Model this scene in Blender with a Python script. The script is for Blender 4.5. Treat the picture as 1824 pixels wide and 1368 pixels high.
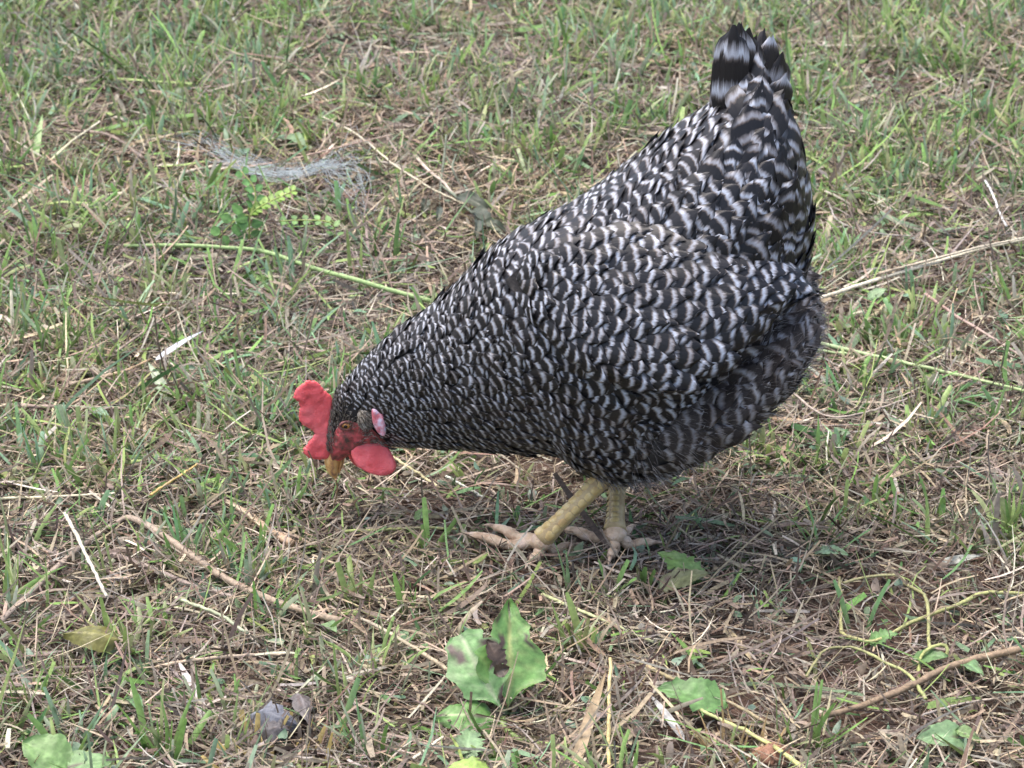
import bpy, math
import numpy as np
from mathutils import Vector

# ------------------------------------------------------------------ clear, camera, light
for o in list(bpy.data.objects):
    bpy.data.objects.remove(o)
sc = bpy.context.scene
col = sc.collection
R = math.radians

PITCH = R(24.0)
DIST = 2.60
FPX = 5850.0                       # focal length in photo pixels (photo 1824 x 1368)
Z0 = 0.133
CAM = np.array([0.0, -DIST * math.cos(PITCH), Z0 + DIST * math.sin(PITCH)])
cam_d = bpy.data.cameras.new('camera')
cam = bpy.data.objects.new('camera', cam_d)
col.objects.link(cam)
cam.location = CAM
cam.rotation_euler = (math.pi / 2 - PITCH, 0, 0)
cam_d.sensor_width = 36.0
cam_d.lens = 36.0 * FPX / 1824.0
cam_d.clip_start = 0.05
cam_d.clip_end = 500.0
cam_d.dof.use_dof = True
cam_d.dof.focus_distance = 2.53
cam_d.dof.aperture_fstop = 22.0
sc.camera = cam

SUN_EL, SUN_AZ = R(74), R(-60)     # azimuth measured from +Y towards +X
world = bpy.data.worlds.new('World')
sc.world = world
world.use_nodes = True
wn = world.node_tree
wn.nodes.clear()
sky = wn.nodes.new('ShaderNodeTexSky')
sky.sky_type = 'NISHITA'
sky.sun_disc = False
sky.sun_elevation = SUN_EL
sky.sun_rotation = SUN_AZ
sky.air_density = 0.8
sky.dust_density = 4.0
sky.ozone_density = 0.6
bg = wn.nodes.new('ShaderNodeBackground')
bg.inputs['Strength'].default_value = 0.14
wo = wn.nodes.new('ShaderNodeOutputWorld')
wn.links.new(sky.outputs[0], bg.inputs['Color'])
wn.links.new(bg.outputs[0], wo.inputs['Surface'])

sun_d = bpy.data.lights.new('sun', 'SUN')
sun_d.energy = 1.3
sun_d.angle = R(70)
sun_d.color = (1.0, 0.975, 0.95)
sun = bpy.data.objects.new('sun', sun_d)
col.objects.link(sun)
sdir = Vector((math.sin(SUN_AZ) * math.cos(SUN_EL), math.cos(SUN_AZ) * math.cos(SUN_EL), math.sin(SUN_EL)))
sun.rotation_euler = sdir.to_track_quat('Z', 'Y').to_euler()
sun.location = (0, 0, 5)

sc.view_settings.view_transform = 'Standard'
sc.view_settings.look = 'None'
sc.view_settings.gamma = 1.0
sc.view_settings.use_curve_mapping = False
sc.view_settings.exposure = 1.58

# ------------------------------------------------------------------ helpers
rng = np.random.default_rng(11)
cp, sp_ = math.cos(PITCH), math.sin(PITCH)
FWD = np.array([0, cp, -sp_]); UP = np.array([0, sp_, cp])

def ray(px, py):
    return np.array([(px - 912) / FPX, 0, 0]) + FWD + UP * ((684 - py) / FPX)

def at(px, py, z=0.0):             # point of the ground (or of the level z) seen at a photo position
    d = ray(px, py); t = (z - CAM[2]) / d[2]
    return CAM + d * t

def atY(px, py, Y=0.0):            # point of the upright plane y = Y
    d = ray(px, py); t = (Y - CAM[1]) / d[1]
    return CAM + d * t

def to_px(P):
    P = np.asarray(P, float); v = P - CAM
    zc = v @ FWD
    return np.stack([912 + FPX * v[..., 0] / zc, 684 - FPX * (v @ UP) / zc], -1)

def vnoise(x, y, seed=0):          # smooth value noise 0..1
    xi = np.floor(x).astype(np.int64); yi = np.floor(y).astype(np.int64)
    fx = x - xi; fy = y - yi
    fx = fx * fx * (3 - 2 * fx); fy = fy * fy * (3 - 2 * fy)
    def h(a, b):
        n = (a * 374761393 + b * 668265263 + seed * 982451653) & 0x7fffffff
        n = ((n ^ (n >> 13)) * 1274126177) & 0x7fffffff
        return ((n ^ (n >> 16)) & 0xffff) / 65535.0
    return (h(xi, yi) * (1 - fx) + h(xi + 1, yi) * fx) * (1 - fy) + (h(xi, yi + 1) * (1 - fx) + h(xi + 1, yi + 1) * fx) * fy

def gh(x, y):                      # ground height
    x = np.asarray(x, float); y = np.asarray(y, float)
    return (vnoise(x * 4 + 3, y * 4, 1) - .5) * .012 + (vnoise(x * 13, y * 13, 2) - .5) * .006 - .004

def g3(px, py, h=0.0):             # photo position -> ground point at height h over the soil
    p = at(px, py, h); z = float(gh(p[0], p[1]))
    p = at(px, py, h + z)
    return p

def mesh_np(name, V, F, mat=None, colr=None, attrs=None, smooth=True):
    V = np.ascontiguousarray(V, np.float32); F = np.ascontiguousarray(F, np.int32)
    me = bpy.data.meshes.new(name)
    n = F.shape[1]
    me.vertices.add(len(V)); me.vertices.foreach_set('co', V.ravel())
    me.loops.add(F.size); me.loops.foreach_set('vertex_index', F.ravel())
    me.polygons.add(len(F))
    me.polygons.foreach_set('loop_start', np.arange(0, F.size, n, dtype=np.int32))
    try: me.polygons.foreach_set('loop_total', np.full(len(F), n, np.int32))
    except Exception: pass
    me.polygons.foreach_set('use_smooth', np.full(len(F), smooth))
    if colr is not None:
        a = me.color_attributes.new('tint', 'FLOAT_COLOR', 'POINT')
        c4 = np.ones((len(V), 4), np.float32); c4[:, :3] = colr
        a.data.foreach_set('color', c4.ravel())
    for k, v in (attrs or {}).items():
        a = me.attributes.new(k, 'FLOAT', 'POINT'); a.data.foreach_set('value', np.ascontiguousarray(v, np.float32).ravel())
    me.update(calc_edges=True)
    me.validate()
    if mat: me.materials.append(mat)
    return me

def link(name, me, parent=None, **tags):
    o = bpy.data.objects.new(name, me)
    col.objects.link(o)
    if parent is not None: o.parent = parent
    for k, v in tags.items(): o[k] = v
    return o

def empty(name, loc, label=None, category=None, group=None):
    o = bpy.data.objects.new(name, None)
    o.location = loc; col.objects.link(o); o.empty_display_size = .02
    if label: o['label'] = label
    if category: o['category'] = category
    if group: o['group'] = group
    return o

def thing_mesh(name, me, label, category, group=None, kind=None):
    o = link(name, me)
    o['label'] = label; o['category'] = category
    if group: o['group'] = group
    if kind: o['kind'] = kind
    return o

def part(name, V, F, mat, parent, colr=None, attrs=None, smooth=True):   # child whose mesh is given in world space
    V = np.asarray(V, float) - np.array(parent.matrix_world.translation if False else world_loc(parent))
    return link(name, mesh_np(name, V, F, mat, colr, attrs, smooth), parent)

def world_loc(o):
    p = np.array(o.location, float)
    while o.parent is not None:
        o = o.parent; p = p + np.array(o.location, float)
    return p

def crom(P, n):                    # Catmull-Rom through the rows of P
    P = np.asarray(P, float); m = len(P)
    t = np.linspace(0, m - 1, n); i = np.minimum(t.astype(int), m - 2); f = (t - i)[:, None]
    Q = np.vstack([2 * P[0] - P[1], P, 2 * P[-1] - P[-2]])
    a, b, c, d = Q[i], Q[i + 1], Q[i + 2], Q[i + 3]
    return .5 * (2 * b + (c - a) * f + (2 * a - 5 * b + 4 * c - d) * f ** 2 + (3 * b - a - 3 * c + d) * f ** 3)

def tube(path, rad, sides=6, flat=1.0, wob=0.0, seed=0):
    path = np.asarray(path, float); n = len(path)
    rad = np.broadcast_to(np.asarray(rad, float), (n,)).copy()
    if wob: rad *= 1 + wob * (np.random.default_rng(seed).random(n) - .5) * 2
    T = np.gradient(path, axis=0); T /= np.linalg.norm(T, axis=1)[:, None] + 1e-12
    ref = np.array([0, 0, 1.0])
    A = np.cross(T, ref); bad = np.linalg.norm(A, axis=1) < .15
    A[bad] = np.cross(T[bad], np.array([0, 1.0, 0]))
    A /= np.linalg.norm(A, axis=1)[:, None]; B = np.cross(A, T)
    th = np.arange(sides) * 2 * np.pi / sides
    V = path[:, None] + rad[:, None, None] * (np.cos(th)[None, :, None] * A[:, None] + flat * np.sin(th)[None, :, None] * B[:, None])
    V = V.reshape(-1, 3)
    i = np.arange(n - 1)[:, None] * sides; j = np.arange(sides)[None]; k = (j + 1) % sides
    F = np.stack([i + j, i + k, i + sides + k, i + sides + j], -1).reshape(-1, 4)
    c0 = len(V); V = np.vstack([V, path[0], path[-1]])
    e = (n - 1) * sides
    jj = np.arange(sides); kk = (jj + 1) % sides
    caps = np.vstack([np.stack([np.full(sides, c0), kk, jj, jj], -1), np.stack([np.full(sides, c0 + 1), e + jj, e + kk, e + kk], -1)])
    return V, F, caps

def tube_mesh_arrays(path, rad, **k):
    V, F, caps = tube(path, rad, **k)
    # triangulate everything so that the caps stay valid
    T = np.vstack([F[:, [0, 1, 2]], F[:, [0, 2, 3]], caps[:, :3]])
    return V, T

def join(parts):                   # [(V, F)] with the same face size
    Vs, Fs, o = [], [], 0
    for V, F in parts:
        Vs.append(V); Fs.append(F + o); o += len(V)
    return np.vstack(Vs), np.vstack(Fs)

# ------------------------------------------------------------------ materials
def nt_mat(name):
    m = bpy.data.materials.new(name); m.use_nodes = True
    nt = m.node_tree; nt.nodes.clear()
    out = nt.nodes.new('ShaderNodeOutputMaterial')
    return m, nt, out

def N(nt, t, **k):
    n = nt.nodes.new(t)
    for a, b in k.items(): setattr(n, a, b)
    return n

def principled(nt, rough=.5, spec=.3):
    p = N(nt, 'ShaderNodeBsdfPrincipled')
    p.inputs['Roughness'].default_value = rough
    p.inputs['Specular IOR Level'].default_value = spec
    return p

def ramp(nt, stops, interp='LINEAR'):
    r = N(nt, 'ShaderNodeValToRGB'); cr = r.color_ramp; cr.interpolation = interp
    while len(cr.elements) < len(stops): cr.elements.new(.5)
    for e, (p, c) in zip(cr.elements, stops):
        e.position = p; e.color = (*c, 1)
    return r

def mix_col(nt, a, b, fac, mode='MIX'):
    m = N(nt, 'ShaderNodeMix', data_type='RGBA', blend_type=mode)
    for s, v in ((m.inputs[0], fac), (m.inputs[6], a), (m.inputs[7], b)):
        if hasattr(v, 'node'): nt.links.new(v, s)
        elif isinstance(v, (int, float)): s.default_value = v
        else: s.default_value = (*v, 1)
    return m.outputs[2]

def noise(nt, scale, detail=3, vec=None, rough=.55):
    n = N(nt, 'ShaderNodeTexNoise'); n.inputs['Scale'].default_value = scale
    n.inputs['Detail'].default_value = detail; n.inputs['Roughness'].default_value = rough
    if vec is not None: nt.links.new(vec, n.inputs['Vector'])
    return n

def plant_mat(name, rough=.5, spec=.3, trans=.25, nscale=300, namt=.35, bump=0.0, bscale=500):
    m, nt, out = nt_mat(name)
    at_ = N(nt, 'ShaderNodeAttribute', attribute_name='tint')
    ge = N(nt, 'ShaderNodeNewGeometry')
    nz = noise(nt, nscale, 3, ge.outputs['Position'])
    rp = ramp(nt, [(.3, (1 - namt,) * 3), (.7, (1 + namt * .6,) * 3)])
    nt.links.new(nz.outputs['Fac'], rp.inputs[0])
    c = mix_col(nt, at_.outputs['Color'], rp.outputs[0], 1.0, 'MULTIPLY')
    p = principled(nt, rough, spec); nt.links.new(c, p.inputs['Base Color'])
    if bump:
        b = N(nt, 'ShaderNodeBump'); b.inputs['Strength'].default_value = bump; b.inputs['Distance'].default_value = .001
        n2 = noise(nt, bscale, 2, ge.outputs['Position']); nt.links.new(n2.outputs['Fac'], b.inputs['Height'])
        nt.links.new(b.outputs[0], p.inputs['Normal'])
    if trans:
        t = N(nt, 'ShaderNodeBsdfTranslucent'); nt.links.new(c, t.inputs['Color'])
        mx = N(nt, 'ShaderNodeMixShader'); mx.inputs[0].default_value = trans
        nt.links.new(p.outputs[0], mx.inputs[1]); nt.links.new(t.outputs[0], mx.inputs[2])
        nt.links.new(mx.outputs[0], out.inputs['Surface'])
    else:
        nt.links.new(p.outputs[0], out.inputs['Surface'])
    return m

M_GRASS = plant_mat('grass_blade', .45, .35, .3, 250, .25)
M_STRAW = plant_mat('dry_straw', .6, .25, .12, 400, .35)
M_LEAF = plant_mat('weed_leaf', .42, .4, .22, 220, .28, .35, 260)
M_STEM = plant_mat('plant_stem', .5, .3, .0, 350, .35, .4, 500)
M_FIBRE = plant_mat('pale_fibre', .5, .3, .2, 200, .15)

def soil_mat():
    m, nt, out = nt_mat('soil')
    ge = N(nt, 'ShaderNodeNewGeometry')
    n1 = noise(nt, 9, 4, ge.outputs['Position']); n2 = noise(nt, 130, 6, ge.outputs['Position'], .7)
    r1 = ramp(nt, [(.3, (.060, .042, .033)), (.5, (.105, .070, .053)), (.68, (.165, .100, .072))])
    r2 = ramp(nt, [(.25, (.45,) * 3), (.75, (1.45,) * 3)])
    nt.links.new(n1.outputs['Fac'], r1.inputs[0]); nt.links.new(n2.outputs['Fac'], r2.inputs[0])
    c = mix_col(nt, r1.outputs[0], r2.outputs[0], 1.0, 'MULTIPLY')
    p = principled(nt, .9, .15); nt.links.new(c, p.inputs['Base Color'])
    b = N(nt, 'ShaderNodeBump'); b.inputs['Strength'].default_value = .9; b.inputs['Distance'].default_value = .006
    nt.links.new(n2.outputs['Fac'], b.inputs['Height']); nt.links.new(b.outputs[0], p.inputs['Normal'])
    nt.links.new(p.outputs[0], out.inputs['Surface'])
    return m
M_SOIL = soil_mat()

def feather_mat(name, dark=(.0105, .0105, .013), lite=(.45, .49, .56), brown=(.16, .135, .12), rough=.42, spec=.35, edge_dark=.85):  # lite: pale bars, with the blue of reflected sky put into the colour
    m, nt, out = nt_mat(name)
    bar = N(nt, 'ShaderNodeAttribute', attribute_name='bar')
    uu = N(nt, 'ShaderNodeAttribute', attribute_name='fu')      # across the feather (with a per-feather offset)
    rnd = N(nt, 'ShaderNodeAttribute', attribute_name='rnd')
    eu = N(nt, 'ShaderNodeAttribute', attribute_name='eu')      # 0 at the shaft, 1 at the side edges
    con = N(nt, 'ShaderNodeAttribute', attribute_name='contrast')
    cx = N(nt, 'ShaderNodeCombineXYZ')
    nt.links.new(uu.outputs['Fac'], cx.inputs[0]); nt.links.new(bar.outputs['Fac'], cx.inputs[1]); nt.links.new(rnd.outputs['Fac'], cx.inputs[2])
    mp = N(nt, 'ShaderNodeMapping'); mp.inputs['Scale'].default_value = (7.5, .9, 30)
    nt.links.new(cx.outputs[0], mp.inputs[0])
    fib = noise(nt, 1.0, 4, mp.outputs[0], .65)                  # barbs: fine streaks along the feather
    ad = N(nt, 'ShaderNodeMath', operation='MULTIPLY_ADD'); ad.inputs[1].default_value = .52; ad.inputs[2].default_value = -.26
    nt.links.new(fib.outputs['Fac'], ad.inputs[0])
    s = N(nt, 'ShaderNodeMath', operation='ADD'); nt.links.new(bar.outputs['Fac'], s.inputs[0]); nt.links.new(ad.outputs[0], s.inputs[1])
    fr = N(nt, 'ShaderNodeMath', operation='FRACT'); nt.links.new(s.outputs[0], fr.inputs[0])
    rp = ramp(nt, [(0.0, dark), (.47, dark), (.60, tuple(.35 * a + .65 * b for a, b in zip(lite, brown))), (.72, lite), (.81, lite), (.92, brown), (1.0, dark)])
    nt.links.new(fr.outputs[0], rp.inputs[0])
    ea = N(nt, 'ShaderNodeMath', operation='MULTIPLY_ADD'); ea.inputs[1].default_value = .5; ea.inputs[2].default_value = -.25
    nt.links.new(fib.outputs['Fac'], ea.inputs[0])
    es = N(nt, 'ShaderNodeMath', operation='ADD'); nt.links.new(eu.outputs['Fac'], es.inputs[0]); nt.links.new(ea.outputs[0], es.inputs[1])
    em = N(nt, 'ShaderNodeMapRange', interpolation_type='SMOOTHSTEP'); em.inputs[1].default_value = .50; em.inputs[2].default_value = .92; em.inputs[4].default_value = edge_dark
    nt.links.new(es.outputs[0], em.inputs[0])
    rp_c = mix_col(nt, rp.outputs[0], dark, em.outputs[0])
    base = mix_col(nt, (.085, .074, .068), rp_c, con.outputs['Fac'])
    vr = ramp(nt, [(.25, (.55, .52, .50)), (.75, (1.2, 1.2, 1.2))])
    nt.links.new(fib.outputs['Fac'], vr.inputs[0])
    c = mix_col(nt, base, vr.outputs[0], 1.0, 'MULTIPLY')
    # per-feather tone: some cleaner and paler, some browner
    wn_ = N(nt, 'ShaderNodeTexWhiteNoise', noise_dimensions='1D'); nt.links.new(rnd.outputs['Fac'], wn_.inputs['W'])
    tr = ramp(nt, [(0, (.58, .52, .48)), (.4, (.88, .86, .84)), (1, (1.15, 1.16, 1.18))])
    nt.links.new(wn_.outputs['Value'], tr.inputs[0])
    c = mix_col(nt, c, tr.outputs[0], 1.0, 'MULTIPLY')
    p = principled(nt, rough, spec); nt.links.new(c, p.inputs['Base Color'])
    b = N(nt, 'ShaderNodeBump'); b.inputs['Strength'].default_value = .35; b.inputs['Distance'].default_value = .0008
    nt.links.new(fib.outputs['Fac'], b.inputs['Height']); nt.links.new(b.outputs[0], p.inputs['Normal'])
    nt.links.new(p.outputs[0], out.inputs['Surface'])
    return m
M_FEATHER = feather_mat('barred_feather')
M_TAIL = feather_mat('tail_feather', dark=(.016, .0145, .015), lite=(.50, .53, .58), brown=(.10, .085, .078), edge_dark=.2)
M_DOWN = feather_mat('fluffy_feather', dark=(.034, .029, .028), lite=(.46, .465, .49), brown=(.19, .16, .14), rough=.7, spec=.15, edge_dark=.5)

def skin_mat(name, c1, c2, c3, scale, rough=.45, bump=.5, bscale=900, sss=.15):
    m, nt, out = nt_mat(name)
    ge = N(nt, 'ShaderNodeTexCoord')
    n1 = noise(nt, scale, 4, ge.outputs['Object']); n2 = noise(nt, bscale, 3, ge.outputs['Object'])
    r1 = ramp(nt, [(.33, c1), (.5, c2), (.68, c3)]); nt.links.new(n1.outputs['Fac'], r1.inputs[0])
    p = principled(nt, rough, .35); nt.links.new(r1.outputs[0], p.inputs['Base Color'])
    if sss:
        p.inputs['Subsurface Weight'].default_value = sss
        p.inputs['Subsurface Radius'].default_value = (.004, .001, .0006)
    b = N(nt, 'ShaderNodeBump'); b.inputs['Strength'].default_value = bump; b.inputs['Distance'].default_value = .0011
    nt.links.new(n2.outputs['Fac'], b.inputs['Height']); nt.links.new(b.outputs[0], p.inputs['Normal'])
    nt.links.new(p.outputs[0], out.inputs['Surface'])
    return m
M_COMB = skin_mat('comb_skin', (.60, .078, .085), (.70, .108, .118), (.77, .155, .165), 70, .46, .55, 620, .3)
M_FACE = skin_mat('face_skin', (.075, .048, .038), (.30, .065, .062), (.58, .10, .11), 170, .55, .6, 900)
M_LOBE = skin_mat('earlobe_skin', (.60, .10, .12), (.62, .22, .26), (.62, .55, .66), 150, .45, .5, 900)
M_BEAK = skin_mat('beak_horn', (.24, .12, .07), (.58, .32, .11), (.66, .44, .20), 160, .38, .25, 600, 0)
M_SHANK = skin_mat('shank_skin', (.36, .25, .12), (.46, .34, .17), (.52, .40, .22), 110, .55, .6, 700, .05)
M_TOE = skin_mat('toe_skin', (.42, .28, .18), (.60, .44, .29), (.68, .52, .40), 120, .55, .7, 600, .05)
M_SCUTE = skin_mat('scute_horn', (.46, .30, .12), (.58, .42, .165), (.66, .52, .27), 140, .45, .3, 900, 0)
M_CLAW = skin_mat('claw_horn', (.28, .18, .12), (.45, .32, .22), (.55, .42, .30), 200, .4, .2, 600, 0)
M_IRIS = skin_mat('iris_amber', (.16, .06, .02), (.36, .16, .04), (.45, .24, .06), 500, .12, .05, 900, 0)
M_PUPIL = skin_mat('pupil_black', (.004,) * 3, (.005,) * 3, (.006,) * 3, 50, .08, 0, 50, 0)
M_LID = skin_mat('eyelid_skin', (.07, .035, .03), (.15, .055, .05), (.26, .09, .08), 300, .5, .5, 900)
M_BODY = skin_mat('under_down', (.02, .018, .018), (.03, .027, .026), (.05, .045, .042), 150, .9, .5, 500, 0)

# ------------------------------------------------------------------ ground
def axis(lo, hi, step, far):
    a = list(np.arange(lo, hi + 1e-6, step)); d = step
    while a[-1] < far: d *= 1.35; a.append(a[-1] + d)
    d = step
    while a[0] > -far: d *= 1.35; a.insert(0, a[0] - d)
    return np.array(a)
gx, gy = axis(-.95, .95, .006, 90), axis(-.7, 1.9, .006, 90)
X, Y = np.meshgrid(gx, gy)
fine = (np.abs(X) < 1.2) & (Y > -1) & (Y < 2.2)
Zg = gh(X, Y) + np.where(fine, (vnoise(X * 45, Y * 45, 3) - .5) * .005 + (vnoise(X * 90, Y * 90, 4) - .5) * .003, 0) - .001
nx, ny = len(gx), len(gy)
idx = np.arange(nx * ny).reshape(ny, nx)
F = np.stack([idx[:-1, :-1], idx[:-1, 1:], idx[1:, 1:], idx[1:, :-1]], -1).reshape(-1, 4)
o = link('ground', mesh_np('ground', np.stack([X, Y, Zg], -1).reshape(-1, 3), F, M_SOIL))
o['kind'] = 'structure'; o['label'] = 'reddish brown bare soil showing between grass and straw'; o['category'] = 'ground'

# green cover over the lawn, read off the photo at these places (photo x, y, 0..1)
GREEN = np.array([[60, 60, .9], [300, 80, .85], [550, 60, .7], [800, 90, .75], [1050, 60, .95], [1180, 130, .8], [1500, 60, .8], [1750, 60, .75],
                  [100, 250, .8], [350, 200, .7], [600, 200, .7], [850, 250, .45], [1050, 260, .4], [1600, 200, .65], [1780, 230, .7], [1550, 300, .6],
                  [60, 400, .6], [300, 380, .5], [600, 420, .35], [800, 380, .2], [1550, 430, .4], [1750, 430, .35],
                  [60, 600, .6], [300, 600, .6], [480, 620, .65], [550, 560, .5], [1600, 620, .4], [1750, 650, .4], [60, 800, .5], [300, 800, .5], [450, 820, .5],
                  [750, 880, .2], [900, 900, .25], [1250, 880, .3], [1450, 820, .4], [1650, 830, .4], [1780, 920, .4],
                  [60, 1000, .25], [300, 1000, .3], [500, 1000, .3], [700, 1050, .3], [1000, 1080, .22], [1150, 1050, .28], [1400, 1050, .15], [1600, 1050, .12], [1780, 1080, .15],
                  [60, 1180, .35], [250, 1180, .4], [500, 1200, .15], [700, 1200, .15], [1000, 1230, .25], [1200, 1200, .15], [1400, 1200, .1], [1650, 1230, .12],
                  [100, 1330, .15], [320, 1320, .35], [550, 1340, .12], [800, 1340, .15], [1200, 1330, .1], [1500, 1330, .1], [1750, 1330, .12]])
def green_at(x, y):
    p = to_px(np.stack([x, y, np.zeros_like(x)], -1))
    p = np.clip(p, [-150, -150], [1970, 1500])
    w = np.zeros(len(x)); s = np.zeros(len(x))
    for a, b, g in GREEN:
        k = 1.0 / (((p[:, 0] - a) ** 2 + (p[:, 1] - b) ** 2) + 60 ** 2) ** 1.5
        w += k; s += k * g
    return s / w

def in_view(x, y, m):              # near the photographed patch (m = margin in photo pixels)
    p = to_px(np.stack([x, y, np.zeros_like(x)], -1))
    return (p[:, 0] > -m) & (p[:, 0] < 1824 + m) & (p[:, 1] > -m) & (p[:, 1] < 1368 + m)

def blades(base, az, tilt, curl, side, L, W, c0, c1, segs=3, cols=2, taper=1.0, fold=.25, roll=None, tipw=.05):
    """strips: base (n,3); az azimuth, tilt from the vertical, curl bend, side bend; colours at foot and tip."""
    n = len(base); t = np.linspace(0, 1, segs + 1)
    ang = tilt[:, None] + curl[:, None] * t[None]; azz = az[:, None] + side[:, None] * t[None]
    d = np.stack([np.sin(ang) * np.cos(azz), np.sin(ang) * np.sin(azz), np.cos(ang)], -1)
    step = (d[:, :-1] + d[:, 1:]) / 2 * (L[:, None, None] / segs)
    P = np.concatenate([np.zeros((n, 1, 3)), np.cumsum(step, 1)], 1) + base[:, None]
    side_v = np.stack([-np.sin(azz), np.cos(azz), np.zeros_like(azz)], -1)
    nrm = np.cross(side_v, d)
    if roll is not None:
        c, s = np.cos(roll)[:, None, None], np.sin(roll)[:, None, None]
        side_v, nrm = side_v * c + nrm * s, nrm * c - side_v * s
    tp = np.broadcast_to(np.asarray(taper, float), (n,))[:, None]
    tw = np.broadcast_to(np.asarray(tipw, float), (n,))[:, None]
    w = W[:, None] * ((1 - tw) * (1 - t[None] ** tp) + tw) * (.7 + .3 * np.minimum(1, t[None] * 4 + .0))
    us = np.linspace(-1, 1, cols)
    V = P[:, :, None] + side_v[:, :, None] * (us[None, None, :, None] * w[:, :, None, None] * .5)
    if cols == 3: V = V - nrm[:, :, None] * ((1 - np.abs(us))[None, None, :, None] * w[:, :, None, None] * fold)
    C = c0[:, None] * (1 - t[None, :, None]) + c1[:, None] * t[None, :, None]
    C = np.broadcast_to(C[:, :, None], V.shape)
    k = (segs + 1) * cols
    q = []
    for i in range(segs):
        for j in range(cols - 1):
            a = i * cols + j; q.append([a, a + 1, a + cols + 1, a + cols])
    Fq = (np.arange(n)[:, None, None] * k + np.array(q)[None]).reshape(-1, 4)
    return V.reshape(-1, 3), Fq, C.reshape(-1, 3)

def pick(pal, n, jit=.18, p=None):
    pal = np.array(pal); i = rng.choice(len(pal), n, p=p)
    return pal[i] * (1 + (rng.random((n, 1)) - .5) * 2 * jit) * (1 + (rng.random((n, 3)) - .5) * .12)

GREENS = [(.165, .305, .080), (.215, .370, .100), (.150, .290, .115), (.255, .360, .110), (.190, .325, .190), (.130, .240, .070), (.33, .44, .15), (.28, .33, .13), (.25, .37, .22)]
OLIVE = [(.20, .22, .09), (.27, .25, .12), (.20, .16, .09), (.28, .30, .12)]
STRAWS = [(.39, .32, .22), (.32, .275, .22), (.46, .395, .29), (.245, .20, .165), (.150, .112, .090), (.092, .068, .056), (.36, .265, .20), (.60, .55, .45), (.31, .285, .25), (.22, .145, .11)]
SP = np.array([.14, .15, .10, .15, .11, .09, .09, .05, .08, .04])

def under_hen(x, y):               # ground right below the hen's body and head: nothing tall may stand there
    return ((x > -.17) & (x < .25) & (y > -.10) & (y < .10))

CLEAR = []                         # photo positions kept free of tall grass (single plants and stalks lie there)
def clear_at(x, y):
    p = to_px(np.stack([x, y, np.zeros_like(x)], -1)); hit = np.zeros(len(x), bool)
    for cx, cy, rx, ry in CLEAR:
        hit |= ((p[:, 0] - cx) / rx) ** 2 + ((p[:, 1] - cy - ry * .55) / ry) ** 2 < 1
    return hit

def scatter(n_m2, x0, x1, y0, y1):
    n = int(n_m2 * (x1 - x0) * (y1 - y0))
    return rng.uniform(x0, x1, n), rng.uniform(y0, y1, n)

def make_thatch(name, dens_in, dens_out, label):
    x, y = scatter(dens_in, -.95, .95, -.65, 1.9)
    keep = in_view(x, y, 110) | (rng.random(len(x)) < dens_out / dens_in)
    x, y = x[keep], y[keep]
    # patchy: bare soil in places
    pz = vnoise(x * 7, y * 7, 21) * .6 + vnoise(x * 20, y * 20, 22) * .4
    keep = rng.random(len(x)) < np.clip(.35 + 1.5 * (pz - .22), .2, 1) * np.clip(.62 + .6 * green_at(x, y), 0, 1)
    x, y = x[keep], y[keep]; n = len(x)
    L = np.clip(rng.lognormal(np.log(.024), .55, n), .007, .10)
    W = np.clip(rng.lognormal(np.log(.00125), .55, n), .0004, .0050)
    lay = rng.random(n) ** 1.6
    base = np.stack([x, y, gh(x, y) + .001 + lay * .012], -1)
    az = rng.uniform(0, 2 * np.pi, n)
    tilt = np.pi / 2 + rng.normal(-.06, .17, n); up = rng.random(n) < .10
    tilt[up] = rng.uniform(.5, 1.35, up.sum()); W[up] = np.minimum(W[up], .0022)
    curl = rng.normal(.05, .35, n); side = rng.normal(0, .45, n)
    c = pick(STRAWS, n, .22, SP / SP.sum())
    dk = up & (c[:, 0] < .2); c[dk] = c[dk] * 1.9
    gc = rng.random(n) < .015 + .16 * green_at(x, y)      # fresh green clippings among the dry ones
    c[gc] = pick(GREENS, gc.sum(), .2) * .95; W[gc] *= 1.7; L[gc] *= 1.2
    # lower layers are darkened: shade of the gaps put into the colour
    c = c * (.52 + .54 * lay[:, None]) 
    tone = vnoise(x * 5 + 9, y * 5, 31)[:, None]
    c = c * (np.array([.88, .88, .90]) * (1 - tone) + np.array([1.14, 1.09, .98]) * tone)
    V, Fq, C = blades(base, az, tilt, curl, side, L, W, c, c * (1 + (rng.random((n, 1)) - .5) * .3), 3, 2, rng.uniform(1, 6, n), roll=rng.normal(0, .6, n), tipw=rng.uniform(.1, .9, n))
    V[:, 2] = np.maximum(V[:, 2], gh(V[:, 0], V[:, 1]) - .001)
    o = link(name, mesh_np(name, V, Fq, M_STRAW, C)); o['kind'] = 'stuff'; o['label'] = label; o['category'] = 'dry grass'

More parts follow.
